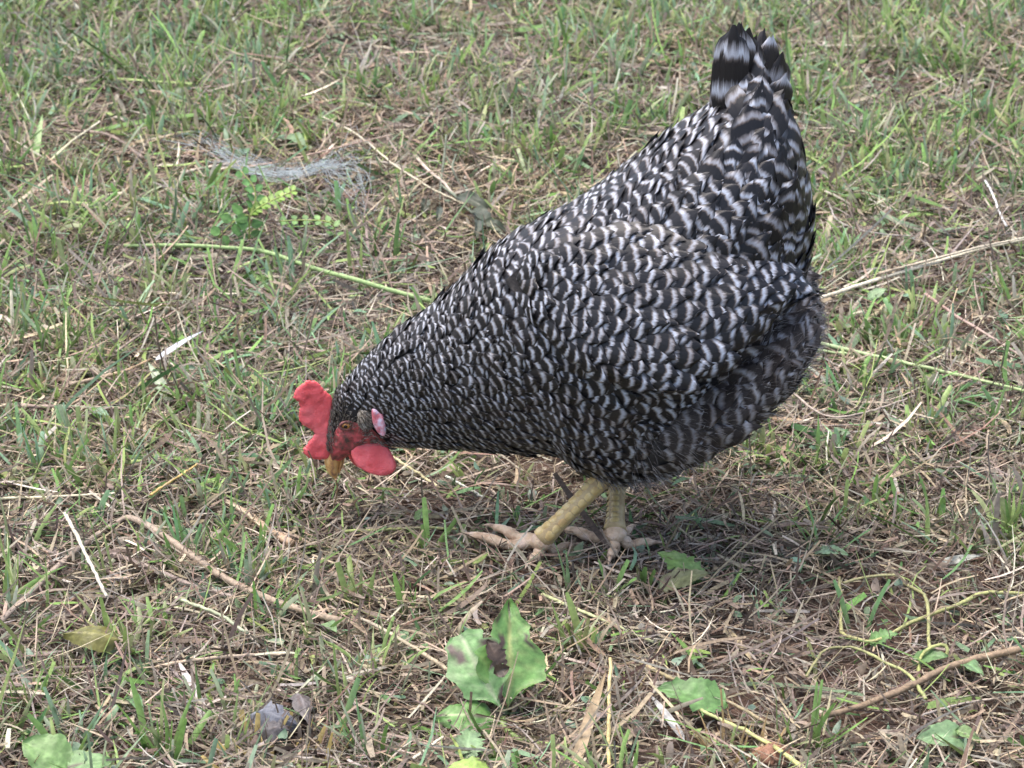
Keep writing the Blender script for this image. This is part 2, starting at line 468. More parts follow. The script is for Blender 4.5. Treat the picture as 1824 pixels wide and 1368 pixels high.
def tuft_arrays(cx, cy, nb, hmin, hmax, spread, wmin=.0022, wmax=.0048, cut=.5, pal=GREENS, lean=.80, cols=3, segs=4, tipdry=.25):
    """blades of one or many tufts; cx, cy arrays of tuft centres, nb blades each"""
    T = len(cx); ti = np.repeat(np.arange(T), nb); n = len(ti)
    a = rng.uniform(0, 2 * np.pi, n); r = spread * np.sqrt(rng.random(n))
    x = cx[ti] + r * np.cos(a); y = cy[ti] + r * np.sin(a)
    base = np.stack([x, y, gh(x, y) - .002], -1)
    hs = rng.uniform(hmin, hmax, T)[ti] if np.ndim(hmin) == 0 else rng.uniform(hmin, hmax)[ti]
    L = hs * rng.uniform(.45, 1.1, n)
    W = rng.uniform(wmin, wmax, n)
    tl = np.abs(rng.normal(0, lean, n)) + .05
    tl = np.minimum(tl, 1.35)
    az = a + rng.normal(0, .5, n)
    tc = pick(pal, T, .15)[ti]
    c1 = tc * (1 + (rng.random((n, 1)) - .5) * .35)
    dry = rng.random(n) < .17
    c1[dry] = pick(STRAWS[:4] + [STRAWS[7]], dry.sum(), .15)
    c0 = pick(OLIVE, n, .2) * .85
    mixk = rng.uniform(.25, .8, n)[:, None]; c0 = c0 * mixk + c1 * (1 - mixk)
    td = rng.random(n) < tipdry
    c1[td] = c1[td] * .5 + pick(STRAWS[:3] + [STRAWS[7]], td.sum(), .1) * .5
    iscut = rng.random(n) < cut
    taper = np.where(iscut, rng.uniform(4, 9, n), rng.uniform(1.3, 2.2, n))
    tipw = np.where(iscut, rng.uniform(.35, .85, n), .03)
    return blades(base, az, tl, np.abs(rng.normal(.15, .45, n)), rng.normal(0, .25, n), L, W, c1 * .35 + c0 * .65, c1, segs, cols, taper, .18, rng.normal(0, .5, n), tipw)

def make_grass():
    x, y = scatter(4200, -.95, .95, -.65, 1.9)
    g = green_at(x, y)
    cl = vnoise(x * 9, y * 9, 41) * .65 + vnoise(x * 26, y * 26, 42) * .35
    keep = rng.random(len(x)) < np.clip(g * 2.15 * (cl * 2.5 - .62), 0.025, 1)
    keep &= in_view(x, y, 120) | (rng.random(len(x)) < .5)
    x, y, g = x[keep], y[keep], g[keep]
    cz = clear_at(x, y); drop = cz & (rng.random(len(x)) < .72); x, y = x[~drop], y[~drop]
    uh = under_hen(x, y) | cz[~drop]
    out = []
    for sel, hm, hM in ((~uh, .018, .058), (uh, .008, .022)):
        xx, yy = x[sel], y[sel]
        k = rng.random(len(xx))
        for lo, hi, nb, spr, wM in ((0, .40, 3, .006, .0062), (.40, .80, 6, .010, .0052), (.80, 1.0, 12, .014, .0042)):
            s = (k >= lo) & (k < hi)
            out.append(tuft_arrays(xx[s], yy[s], nb, hm, hM, spr, .0020, wM))
    V = np.vstack([a for a, _, _ in out]); C = np.vstack([c for _, _, c in out])
    Fs, of = [], 0
    for a, f, c in out: Fs.append(f + of); of += len(a)
    o = link('lawn_grass', mesh_np('lawn_grass', V, np.vstack(Fs), M_GRASS, C))
    o['kind'] = 'stuff'; o['label'] = 'short mown green grass growing in patchy tufts'; o['category'] = 'grass'
    # coarser lawn further round, out of the photograph
    n = 26000
    r = 1.0 + 7 * rng.random(n) ** 1.6; a = rng.uniform(0, 2 * np.pi, n)
    x, y = r * np.cos(a), .6 + r * np.sin(a)
    s = ~((np.abs(x) < .95) & (y > -.65) & (y < 1.9)); x, y = x[s], y[s]
    V, Fq, C = tuft_arrays(x, y, 4, .02, .06, .03, .004, .012, cols=2, segs=2)
    o = link('outlying_grass', mesh_np('outlying_grass', V, Fq, M_GRASS, C))
    o['kind'] = 'stuff'; o['label'] = 'coarse grass continuing around the photographed patch'; o['category'] = 'grass'

def make_scraps():                 # torn weed leaves, clover and chaff lying in the thatch
    x, y = scatter(480, -.95, .95, -.65, 1.9); n = len(x)
    base = np.stack([x, y, gh(x, y) + .006 + .008 * rng.random(n)], -1)
    pal = [(.16, .26, .17), (.13, .22, .13), (.19, .28, .15), (.20, .28, .20), (.12, .17, .09), (.30, .24, .17)]
    c = pick(pal, n, .2)
    V, Fq, C = blades(base, rng.uniform(0, 2 * np.pi, n), np.pi / 2 + rng.normal(-.1, .3, n), rng.normal(0, .5, n), rng.normal(0, .3, n), rng.uniform(.006, .016, n), rng.uniform(.004, .009, n), c, c * .95, 4, 3, rng.uniform(1.6, 3, n), .12, rng.normal(0, .4, n), .15)
    o = link('leaf_scraps', mesh_np('leaf_scraps', V, Fq, M_LEAF, C)); o['kind'] = 'stuff'
    o['label'] = 'torn scraps of small weed leaves lying among the clippings'; o['category'] = 'leaf litter'
    # crumbs of soil
    x, y = scatter(700, -.95, .95, -.65, 1.9); n = len(x)
    ico = np.array([[0, 0, 1], [.9, 0, .3], [.28, .85, .3], [-.72, .53, .35], [-.72, -.53, .3], [.28, -.85, .35], [.6, .5, -.5], [-.5, .6, -.5], [-.3, -.8, -.5], [.7, -.4, -.5]])
    fi = np.array([[0, 1, 2], [0, 2, 3], [0, 3, 4], [0, 4, 5], [0, 5, 1], [1, 6, 2], [2, 7, 3], [3, 8, 4], [4, 8, 5], [5, 9, 1], [2, 6, 7], [3, 7, 8], [5, 8, 9], [1, 9, 6]])
    sz = np.clip(rng.lognormal(np.log(.003), .5, n), .0012, .010)
    V = ico[None] * (sz[:, None, None] * rng.uniform(.6, 1.3, (n, 10, 1)))
    V = V + np.stack([x, y, gh(x, y) + sz * .3], -1)[:, None]
    Fq = (np.arange(n)[:, None, None] * 10 + fi[None]).reshape(-1, 3)
    o = link('soil_crumbs', mesh_np('soil_crumbs', V.reshape(-1, 3), Fq, M_SOIL, smooth=False)); o['kind'] = 'stuff'
    o['label'] = 'small crumbs of red brown soil among the clippings'; o['category'] = 'soil'

# ------------------------------------------------------------------ the hen
class Loft:
    """closed body of elliptic sections; rows (top x, top y, bottom x, bottom y, half depth m, centre y m, inset px)"""
    def __init__(self, rows, flip=1.0, sub=24, tilt=0.0):
        A, C, B = [], [], []
        for tx, ty, bx, by, b, yc, ins in rows:
            t = atY(tx, ty, yc * flip if False else yc); q = atY(bx, by, yc)
            half = (t - q) / 2; ln = np.linalg.norm(half)
            half = half * max(.15, (ln - ins / 2250.0) / ln)
            A.append(half); C.append((t + q) / 2 * np.array([1, 1, 1])); B.append(b)
        n = len(rows); m = (n - 1) * sub + 1
        self.n = n; self.sub = sub
        self.A = crom(np.array(A), m); self.C = crom(np.array(C), m); self.B = crom(np.array(B)[:, None], m)[:, 0]
        self.A[:, 1] += tilt * np.linalg.norm(self.A, axis=1)
        self.C[:, 1] *= flip; self.A[:, 1] *= flip; self.flip = flip
    def _i(self, arr, s):
        u = np.clip(s, 0, self.n - 1) * self.sub; i = np.minimum(u.astype(int), len(arr) - 2); f = u - i
        if arr.ndim == 2: f = f[..., None]
        return arr[i] * (1 - f) + arr[i + 1] * f
    def P(self, s, th):
        s = np.asarray(s, float); th = np.asarray(th, float)
        c, a, b = self._i(self.C, s), self._i(self.A, s), self._i(self.B, s)
        out = c + np.cos(th)[..., None] * a
        out[..., 1] -= np.sin(th) * b * self.flip
        return out
    def frame(self, s, th):
        e = .03
        ds = (self.P(s + e, th) - self.P(s - e, th)); dt = (self.P(s, th + e) - self.P(s, th - e))
        ls = np.linalg.norm(ds, axis=-1); lt = np.linalg.norm(dt, axis=-1)
        Ts = ds / (ls[..., None] + 1e-9)
        Nn = np.cross(dt, ds) * self.flip
        Nn = Nn / (np.linalg.norm(Nn, axis=-1)[..., None] + 1e-12)
        cen = self._i(self.C, np.asarray(s, float))
        sg = np.sign(((self.P(s, th) - cen) * Nn).sum(-1)); Nn = Nn * np.where(sg == 0, 1, sg)[..., None]
        Tt = np.cross(Nn, Ts)
        return Ts, Tt, Nn, ls / (2 * e), lt / (2 * e)
    def mesh(self, ns, nth, s0=0, s1=None, off=0.0):
        s1 = self.n - 1 if s1 is None else s1
        s = np.linspace(s0, s1, ns); th = np.arange(nth) * 2 * np.pi / nth
        S, T = np.meshgrid(s, th, indexing='ij')
        V = self.P(S, T)
        if off:
            V = V + self.frame(S, T)[2] * off
        V = V.reshape(-1, 3)
        i = np.arange(ns - 1)[:, None] * nth; j = np.arange(nth)[None]; k = (j + 1) % nth
        F = np.stack([i + j, i + k, i + nth + k, i + nth + j], -1).reshape(-1, 4)
        T3 = np.vstack([F[:, [0, 1, 2]], F[:, [0, 2, 3]]])
        c0 = len(V); V = np.vstack([V, V[:nth].mean(0), V[-nth:].mean(0)])
        jj = np.arange(nth); kk = (jj + 1) % nth; e = (ns - 1) * nth
        T3 = np.vstack([T3, np.stack([np.full(nth, c0), kk, jj], -1), np.stack([np.full(nth, c0 + 1), e + jj, e + kk], -1)])
        return V, T3

HY = .035                          # the head is held a little away from the camera
TRUNK = Loft([
    (590, 822, 612, 816, .005, HY, 0), (584, 797, 630, 800, .0105, HY, 0), (584, 767, 656, 797, .0145, HY, 1),
    (590, 727, 688, 792, .0175, HY, 3), (602, 690, 708, 795, .0200, .033, 4), (650, 633, 745, 797, .027, .028, 6),
    (705, 583, 800, 799, .035, .022, 8), (765, 541, 860, 802, .045, .014, 10), (822, 489, 925, 806, .055, .008, 11),
    (880, 436, 985, 808, .066, .003, 12), (950, 393, 1040, 838, .077, 0, 13), (1030, 351, 1110, 858, .086, 0, 14),
    (1100, 301, 1200, 838, .090, 0, 15), (1160, 252, 1292, 775, .088, 0, 16), (1212, 214, 1372, 692, .082, 0, 17),
    (1250, 188, 1416, 600, .072, 0, 17), (1268, 176, 1440, 508, .063, 0, 17), (1278, 168, 1456, 415, .054, 0, 17),
    (1284, 160, 1450, 325, .045, 0, 16), (1290, 150, 1428, 255, .036, 0, 14), (1300, 142, 1402, 198, .018, 0, 12), (1318, 135, 1378, 165, .006, 0, 6)])
ROW = np.array([.0028, .0030, .0032, .0037, .0045, .0057, .0065, .0072, .0079, .0086, .0092, .0096, .0102, .0110, .0120, .0132, .0146, .0162, .0168, .0170, .0165, .0155])
def row_at(s): return np.interp(s, np.arange(len(ROW)), ROW)

FV, FU = 7, 7                      # feather grid: along x across
vv = np.linspace(0, 1, FV); uu = np.linspace(-1, 1, FU)
def wprof(v, round_=.42):
    w = .30 + .70 * np.clip(v / .5, 0, 1) ** .7
    k = np.clip((v - (1 - round_)) / round_, 0, 1)
    return w * np.sqrt(np.maximum(0, 1 - (k * .985) ** 2.4))
fq = []
for i_ in range(FV - 1):
    for j_ in range(FU - 1):
        a_ = i_ * FU + j_; fq.append([a_, a_ + 1, a_ + FU + 1, a_ + FU])
fq = np.array(fq)

def feathers(P0, T, S, Nn, L, W, k1, k2, lift, period, phase, seed_r, contrast, fray=.05, chev=.42, curl=0.0):
    """arrays of n feathers -> verts (n, FV*FU, 3) and attributes. T along, S across, Nn outward"""
    n = len(P0)
    v = np.broadcast_to(vv[None, :, None], (n, FV, FU)).copy()
    u = np.broadcast_to(uu[None, None, :], (n, FV, FU))
    jit = rng.normal(0, 1, (n, 1, FU)) * fray
    v = v + jit * np.clip((v - .55) / .45, 0, 1)
    w = wprof(np.broadcast_to(vv[None, :, None], (n, FV, FU)))
    a = v * L[:, None, None]; b = u * w * W[:, None, None]
    # rounded tip: edges fall short of the centre
    a = a - (np.abs(u) ** 2.2) * np.clip((v - .6) / .4, 0, 1) * (W * .55)[:, None, None]
    h = -.01 * L[:, None, None] + v * (lift * L)[:, None, None] - .42 * k1[:, None, None] * a ** 2 - .5 * k2[:, None, None] * b ** 2 \
        - np.abs(u) ** 2 * .10 * W[:, None, None] - curl * L[:, None, None] * np.clip(v - .6, 0, 1) ** 2
    V = P0[:, None, None] + T[:, None, None] * a[..., None] + S[:, None, None] * b[..., None] + Nn[:, None, None] * h[..., None]
    bar = ((L[:, None, None] - a) - chev * (np.abs(u) ** 2) * W[:, None, None] * .9) / period[:, None, None] + phase[:, None, None]
    fu = u * .5 + seed_r[:, None, None] * 37.0
    one = np.ones((n, FV, FU))
    A = dict(eu=np.broadcast_to(np.abs(u) * np.random.default_rng(n).uniform(.75, 1.12, (n, 1, 1)), (n, FV, FU)).reshape(n, -1), bar=bar.reshape(n, -1), fu=fu.reshape(n, -1), rnd=(one * seed_r[:, None, None]).reshape(n, -1), contrast=(one * contrast[:, None, None]).reshape(n, -1))
    return V.reshape(n, -1, 3), A

def cover(loft, s_from, s_to, rowf, th_ok, lw=3.3, ww=.80, wing=False, dens=1.0):
    """rows of overlapping feathers on a loft; th_ok(s, th) says where they grow"""
    s = s_from; k = 0; SS, TT, RR = [], [], []
    while s < s_to:
        r = float(rowf(s))
        th = np.linspace(0, 2 * np.pi, 160, endpoint=False)
        pts = loft.P(np.full(160, s), th); per = np.linalg.norm(np.diff(np.vstack([pts, pts[:1]]), axis=0), axis=1)
        cum = np.concatenate([[0], np.cumsum(per)]); m = max(5, int(cum[-1] / (r * 1.16) * dens))
        q = (np.arange(m) + (k % 2) * .5 + rng.normal(0, .20, m)) / m * cum[-1]
        t = np.interp(q % cum[-1], cum, np.append(th, 2 * np.pi))
        ss = s + rng.normal(0, .27, m) * r / max(1e-4, np.linalg.norm(loft.P(np.array(s + .05), np.array(1.57)) - loft.P(np.array(s - .05), np.array(1.57))) / .1)
        ok = th_ok(ss, t); SS.append(ss[ok]); TT.append(t[ok]); RR.append(np.full(ok.sum(), r))
        # step by a row, averaged round the section
        tt = np.array([.3, 1.0, 1.8, 2.6, 3.0]); js = loft.frame(np.full(5, s), tt)[3].mean()
        s += r / max(js, 1e-4); k += 1
    s, t, r = np.concatenate(SS), np.concatenate(TT), np.concatenate(RR)
    P0 = loft.P(s, t); Ts, Tt, Nn, js, jt = loft.frame(s, t)
    # curvature along and across from the change of the normal
    d = .004
    N2 = loft.frame(np.clip(s + d / np.maximum(js, 1e-4), 0, loft.n - 1.02), t)[2]
    N3 = loft.frame(s, t + d / np.maximum(jt, 1e-4))[2]
    k1 = np.clip(((N2 - Nn) * Ts).sum(-1) / d, -8, 90); k2 = np.clip(np.abs(((N3 - Nn) * Tt).sum(-1)) / d, 0, 120)
    # where the sections fan out rows crowd together: thin them there
    rel = js / np.interp(s, np.linspace(0, loft.n - 1, 60), [loft.frame(np.full(24, q_), np.linspace(.1, 6.2, 24))[3].mean() for q_ in np.linspace(0, loft.n - 1, 60)])
    kp = rng.random(len(s)) < np.clip(rel * 1.5, .12, 1)
    return tuple(a_[kp] for a_ in (s, t, r, P0, Ts, Tt, Nn, k1, k2))

def turn(T, S, a):
    c, s_ = np.cos(a)[:, None], np.sin(a)[:, None]
    return T * c + S * s_, S * c - T * s_

hen = empty('hen', at(1030, 985, 0.0), 'black and white barred hen with a red comb pecking at the ground', 'hen')
V, T3 = TRUNK.mesh(140, 48, off=-.0025)
part('body', V, T3, M_BODY, hen)

ALL = []                           # (verts, attrs, size, facing, is_wing, soft)
def store(V, A, size, facing, owner, soft):
    for i in range(len(V)): ALL.append((V[i], {k: a[i] for k, a in A.items()}, size[i], facing[i], owner, bool(soft[i])))

def face_zone(s, th):              # bare red skin on both cheeks
    p = TRUNK.P(s, th); p[..., 1] = HY - .018
    q = to_px(p); poly = [(575, 752), (596, 747), (610, 744), (628, 738), (640, 731), (658, 726), (672, 734), (675, 770), (678, 788), (660, 800), (625, 815), (580, 830)]
    ins = np.zeros(q.shape[:-1], bool)
    for (ax, ay), (bx, by) in zip(poly, poly[1:] + poly[:1]):
        ins ^= ((ay > q[..., 1]) != (by > q[..., 1])) & (q[..., 0] < (bx - ax) * (q[..., 1] - ay) / (by - ay + 1e-9) + ax)
    return ins & (np.abs(np.sin(th)) > .35) & (s < 5)

# plumage of head, neck, back, breast and rump
s, t, r, P0, Ts, Tt, Nn, k1, k2 = cover(TRUNK, 1.0, 19.1, row_at, lambda s, t: ~face_zone(s, t) & (s > .9))
n = len(s)
down = (s > 11.0) & (np.cos(t) < np.interp(s, [11, 12.5, 14, 15.2, 15.8, 16.0], [-.80, -.45, -.30, -.6, -.9, -1.1]))
breast = (s < 11.5) & (np.cos(t) < -.15) & (s > 6)
ang = rng.normal(0, .17, n) + np.where(down, rng.normal(0, .12, n), 0)
Ts2, Tt2 = turn(Ts, Tt, ang)
r = r * rng.uniform(.82, 1.2, n) * np.where((np.cos(t) < -.35) & (s > 8.5) & (s < 15), .88, 1)
L = r * rng.uniform(2.9, 3.6, n) * np.where(down, 1.2, 1.0) * np.interp(s, [17, 19, 20.5], [1, .9, .7]) * np.where((s > 13.5) & (np.cos(t) < -.45), .66, 1); W = r * rng.uniform(.72, 1.08, n) * np.where(down, 1.15, 1) * np.where(s < 9, .88, 1)
lift = np.where(s < 5, .08, .115) + rng.normal(0, .02, n) + np.where(down, .01, 0)
lift = lift * np.interp(s, [14, 17, 20], [1, .75, .6])
period = r * rng.uniform(.88, 1.22, n) * np.where(down, 1.25, 1.0)
phase = rng.normal(0.0, .11, n) + np.where(s < 9, rng.normal(0, .14, n), 0)
con = np.clip(np.where(down, rng.uniform(.75, .98, n), rng.uniform(.9, 1.0, n)), 0, 1) * np.where(breast, rng.uniform(.72, .95, n), 1)
con = con * np.where(s < 3.6, .8, 1) * np.where((s > 3.6) & (s < 9), rng.uniform(.78, 1, n), 1)
k1 = k1 * np.where((s > 13.5) & (np.cos(t) < -.3), 1.35, 1)
V, A = feathers(P0, Ts2, Tt2, Nn, L, W, k1, k2, lift, period, phase, rng.random(n), con, .05)
facing = (Nn @ np.array([0, -.91, .41]))
tipq = to_px(V[:, (FV - 1) * FU + FU // 2]); reach = np.linalg.norm(V - P0[:, None], axis=-1).max(1)
sane = ~((s > 17.5) & ((tipq[:, 0] > 1455) | ((tipq[:, 1] < 205) & (tipq[:, 0] > 1412)) | (tipq[:, 1] < 105))) & (reach < 1.35 * L)
soft_ = down | (breast & (rng.random(n) < .25))
store(V[sane], {k: a[sane] for k, a in A.items()}, r[sane], facing[sane], 'hen', soft_[sane])

# fluffy thighs and vent: a soft lobe on each side behind the legs
FROWS = [(1110, 690, 1105, 800, .020, -.030, 4), (1140, 650, 1140, 842, .044, -.032, 8), (1205, 632, 1218, 828, .056, -.034, 14), (1275, 592, 1305, 782, .058, -.034, 17), (1342, 548, 1382, 720, .054, -.032, 17),
         (1396, 524, 1432, 656, .044, -.028, 14), (1430, 524, 1452, 606, .028, -.022, 6), (1447, 545, 1454, 580, .010, -.018, 2)]
FLUFF = []
for flip in (1.0, -1.0):
    F_ = Loft(FROWS, flip); FLUFF.append(F_)
    V, T3 = F_.mesh(40, 28, off=-.003); part('thigh', V, T3, M_BODY, hen)
    s, t, r, P0, Ts, Tt, Nn, k1, k2 = cover(F_, .2, 6.9, lambda s: np.interp(s, [0, 3, 7], [.0096, .0108, .0100]), lambda s, t: (np.sin(t) > -.75) & (s > 1.25) & (s < 6.3))
    n = len(s); Ts, Tt = turn(Ts, Tt, rng.normal(0, .18, n)); r = r * rng.uniform(.85, 1.25, n)
    V, A = feathers(P0, Ts, Tt, Nn, r * rng.uniform(3.0, 3.8, n) * np.interp(s, [3.5, 5, 6.4], [1, .75, .5]), r * rng.uniform(.8, 1.15, n), k1 * np.interp(s, [4, 6.4], [1, 1.5]), np.minimum(k2, 50), .10 + rng.normal(0, .02, n), r * rng.uniform(.95, 1.3, n), rng.normal(0, .15, n), rng.random(n), rng.uniform(.42, .80, n), .07)
    store(V, A, r * .9, (Nn @ np.array([0, -.91, .41])), 'hen', np.ones(n, bool))  

# folded wings: a lens of coverts on each flank
WROWS = [(905, 492, 908, 520, .004, -.045, 0), (960, 448, 972, 590, .010, -.064, 2), (1040, 425, 1055, 645, .014, -.078, 4), (1130, 415, 1150, 672, .016, -.086, 6),
         (1215, 422, 1245, 655, .017, -.088, 6), (1295, 440, 1318, 602, .016, -.082, 6), (1372, 462, 1384, 552, .012, -.070, 4), (1424, 490, 1427, 520, .006, -.058, 1)]
for flip in (1.0, -1.0):
    W_ = Loft(WROWS, flip, tilt=.48)
    if flip < 0: W_.C[:, 2] -= .05; W_.C[:, 1] -= .012
    wing = empty('wing', (0, 0, 0)); wing.parent = hen
    V, T3 = W_.mesh(40, 24, off=-.0045); part('wing_base', V, T3, M_BODY, wing)
    s, t, r, P0, Ts, Tt, Nn, k1, k2 = cover(W_, .15, 6.55, lambda s: np.interp(s, [0, 2, 4, 7], [.0086, .0100, .0114, .0116]), lambda s, t: (np.sin(t) > np.where(np.cos(t) > 0, np.interp(s, [0, 4, 7], [.30, .25, .1]), -.1)))
    n = len(s); Ts, Tt = turn(Ts, Tt, rng.normal(0, .15, n))
    V, A = feathers(P0, Ts, Tt, Nn, r * rng.uniform(2.7, 3.3, n), r * rng.uniform(.70, .98, n), k1, np.minimum(k2, 40), .11 + rng.normal(0, .018, n), r * rng.uniform(.95, 1.15, n), rng.normal(0, .09, n), rng.random(n), rng.uniform(.93, 1, n), .035)
    store(V, A, r * 1.02, (Nn @ np.array([0, -.91, .41])), wing, np.zeros(n, bool))

def quill(base, tip, width, normal, period, phase, bow=0.0, cup=.12, tone=1.0, fray=.03, rnd_=.3):
    """one long feather given by its ends"""
    base = np.array(base); tip = np.array(tip); d = tip - base; Lq = np.linalg.norm(d); T = d / Lq
    nn = np.array(normal, float); nn = nn - T * (nn @ T); nn /= np.linalg.norm(nn); S = np.cross(nn, T)
    FVq, FUq = 12, 9
    v = np.linspace(0, 1, FVq)[:, None] + np.zeros((1, FUq)); u = np.zeros((FVq, 1)) + np.linspace(-1, 1, FUq)[None]
    w = (.55 + .45 * np.clip(v / .35, 0, 1)) * np.sqrt(np.maximum(0, 1 - (np.clip((v - .72) / .28, 0, 1) * .97) ** 2.0))
    jit = rng.normal(0, 1, (1, FUq)) * fray; v2 = v + jit * np.clip((v - .8) / .2, 0, 1)
    a = v2 * Lq - np.abs(u) ** 2 * np.clip((v - .75) / .25, 0, 1) * width * .3; b = u * w * width / 2
    b = b + rng.normal(0, .0006, (1, FUq)) * (v > .3)
    h = bow * Lq * 4 * v * (1 - v) - cup * np.abs(u) ** 1.5 * width
    V = base + T * a[..., None] + S * b[..., None] + nn * h[..., None]
    bar = ((Lq - a) - .25 * np.abs(u) ** 2 * width * .5) / period + phase
    one = np.ones_like(u); rr = rng.random()
    f = []
    for i in range(FVq - 1):
        for j in range(FUq - 1):
            q = i * FUq + j; f.append([q, q + 1, q + FUq + 1, q + FUq])
    A = dict(eu=np.abs(u).ravel(), bar=bar.ravel(), fu=(u * 1.2 + rr * 37).ravel(), rnd=(one * rr).ravel(), contrast=(one * tone).ravel())
    return V.reshape(-1, 3), np.array(f), A

# tail: a tent of two fans, near one in front
tail = empty('tail', (0, 0, 0)); tail.parent = hen
TAIL = [  # base px, tip px, plane y at base and tip, width, normal, phase
    ((1365, 270), (1404, 175), .004, .006, .022, (.5, -.8, .2), .30), ((1360, 265), (1402, 130), .006, .012, .024, (.5, -.8, .2), .68),
    ((1352, 260), (1394, 92), .008, .016, .025, (.5, -.8, .2), .12), ((1342, 255), (1376, 62), .008, .014, .024, (.4, -.9, .2), .60),
    ((1335, 250), (1362, 52), .014, .026, .018, (.3, -.9, .2), .02), ((1345, 260), (1372, 135), .004, .008, .022, (.6, -.8, .1), .15),
    ((1335, 255), (1355, 88), .000, .004, .022, (.6, -.75, .1), .85), ((1325, 250), (1346, 66), -.004, -.004, .024, (.45, -.85, .2), .05),
    ((1315, 250), (1334, 50), -.007, -.009, .025, (.25, -.95, .2), .92), ((1304, 252), (1318, 38), -.010, -.013, .026, (.05, -.98, .2), .10),
    ((1294, 256), (1307, 42), -.012, -.013, .025, (-.2, -.95, .2), .95), ((1285, 262), (1300, 66), -.010, -.009, .023, (-.45, -.85, .2), .15),
    ((1278, 266), (1292, 110), -.008, -.006, .020, (-.5, -.8, .2), .75)]
for (b, tp, y0, y1, w, nn, ph) in TAIL:
    V, Fq, A = quill(atY(*b, y0), atY(*tp, y1), w * 1.08, nn, .0315, ph + rng.normal(0, .08), bow=.03, tone=rng.uniform(.70, 1), fray=.012)
    part('tail_feather', V, Fq, M_TAIL, tail, attrs=A)
# far fan of the tail
for k in range(5):
    V, Fq, A = quill(atY(1310 + 6 * k, 255, .016), atY(1306 + 17 * k, 52 + 9 * k, .022 + .004 * k), .025, (.1, .9, .3), .0265, .1 * k, bow=.03)
    part('tail_feather', V, Fq, M_TAIL, tail, attrs=A)

# flight feathers showing under the coverts of both wings
for flip, w_ in zip((1, -1), [o for o in bpy.data.objects if o.name.startswith('wing') and o.type == 'EMPTY']):
    for k in range(8):
        f = k / 7
        b = atY(1075 + 130 * f, 632 - 70 * f, -.096 + .010 * f); tp = atY(1222 + 196 * f, 668 - 158 * f ** 1.15, -.110 + .046 * f ** 1.6)
        b[1] *= flip; tp[1] *= flip
        if flip < 0: b[2] -= .05; tp[2] -= .05
        V, Fq, A = quill(b, tp, .020, (0, -1 * flip, .35), .0120, rng.random(), bow=.05, tone=.9)
        part('flight_feather', V, Fq, M_FEATHER, w_, attrs=A)

# the feathers that show largest are objects of their own, the rest is one mesh
vis = np.array([a[3] for a in ALL]); size = np.array([a[2] for a in ALL]); zc = np.array([a[0][:, 2].mean() for a in ALL])
score = size * np.clip(vis, 0, 1) ** .5 * (vis > .1)
order = np.argsort(-score); big = set(order[:262].tolist())
fidx = [i for i in range(len(ALL)) if i in big]
for i in fidx:
    V, A, _, _, owner, soft = ALL[i]
    part('feather', V, fq, M_DOWN if soft else M_FEATHER, hen if owner == 'hen' else owner, attrs=A)
for nm, softv in (('plumage', False), ('fluffy_plumage', True)):
    ids = [i for i in range(len(ALL)) if i not in big and ALL[i][5] == softv]
    V = np.concatenate([ALL[i][0] for i in ids]); Fq = (np.arange(len(ids))[:, None, None] * (FV * FU) + fq[None]).reshape(-1, 4)
    A = {k: np.concatenate([ALL[i][1][k] for i in ids]) for k in ALL[0][1]}
    o = part(nm, V, Fq, M_DOWN if softv else M_FEATHER, hen, attrs=A); o['kind'] = 'stuff'
print('feathers', len(ALL))

# wispy down at the vent and between the legs
def wisps(n_, s0, s1, c0, c1, ln, wd, base_off=.0, TRUNK=TRUNK):
    s = rng.uniform(s0, s1, n_); t = np.arccos(rng.uniform(c0, c1, n_)) * np.where(rng.random(n_) < .5, 1, -1)
    P0 = TRUNK.P(s, t); Ts, Tt, Nn, _, _ = TRUNK.frame(s, t)
    d = Ts * rng.uniform(.5, 1, n_)[:, None] + Nn * rng.uniform(.3, .75, n_)[:, None] + Tt * rng.normal(0, .35, n_)[:, None] + np.array([0, 0, -.12])
    d /= np.linalg.norm(d, axis=1)[:, None]
    side = np.cross(d, rng.normal(0, 1, (n_, 3))); side /= np.linalg.norm(side, axis=1)[:, None]
    Ln = rng.uniform(.5, 1, n_) * ln
    k = np.linspace(0, 1, 4)
    C = P0[:, None] + Nn[:, None] * base_off + d[:, None] * (Ln[:, None, None] * k[None, :, None]) + np.array([0, 0, -1.0]) * (Ln[:, None, None] * .25 * k[None, :, None] ** 2)
    wv = wd * (1 - k * .85)
    V = np.stack([C - side[:, None] * wv[None, :, None], C + side[:, None] * wv[None, :, None]], 2).reshape(-1, 3)
    q = np.array([[i * 2, i * 2 + 1, i * 2 + 3, i * 2 + 2] for i in range(3)])
    Fq = (np.arange(n_)[:, None, None] * 8 + q[None]).reshape(-1, 4)
    cc = np.array([(.17, .15, .135), (.26, .235, .22), (.10, .085, .078), (.36, .34, .33)])[rng.integers(0, 4, n_)]
    return V, Fq, np.repeat(cc, 8, axis=0)
a = wisps(2200, 12.2, 15.0, -1.0, -.5, .013, .00020, .002); b = wisps(900, 10.4, 12.3, -1.0, -.85, .011, .0002, .001)
WS = [a, b] + [wisps(2600, .8, 6.9, -1.0, .95, .013, .0002, .004, F_) for F_ in FLUFF]
V, Fq = join([(w_[0], w_[1]) for w_ in WS])
o = part('down_wisps', V, Fq, M_STRAW, hen, colr=np.vstack([w_[2] for w_ in WS])); o['kind'] = 'stuff'

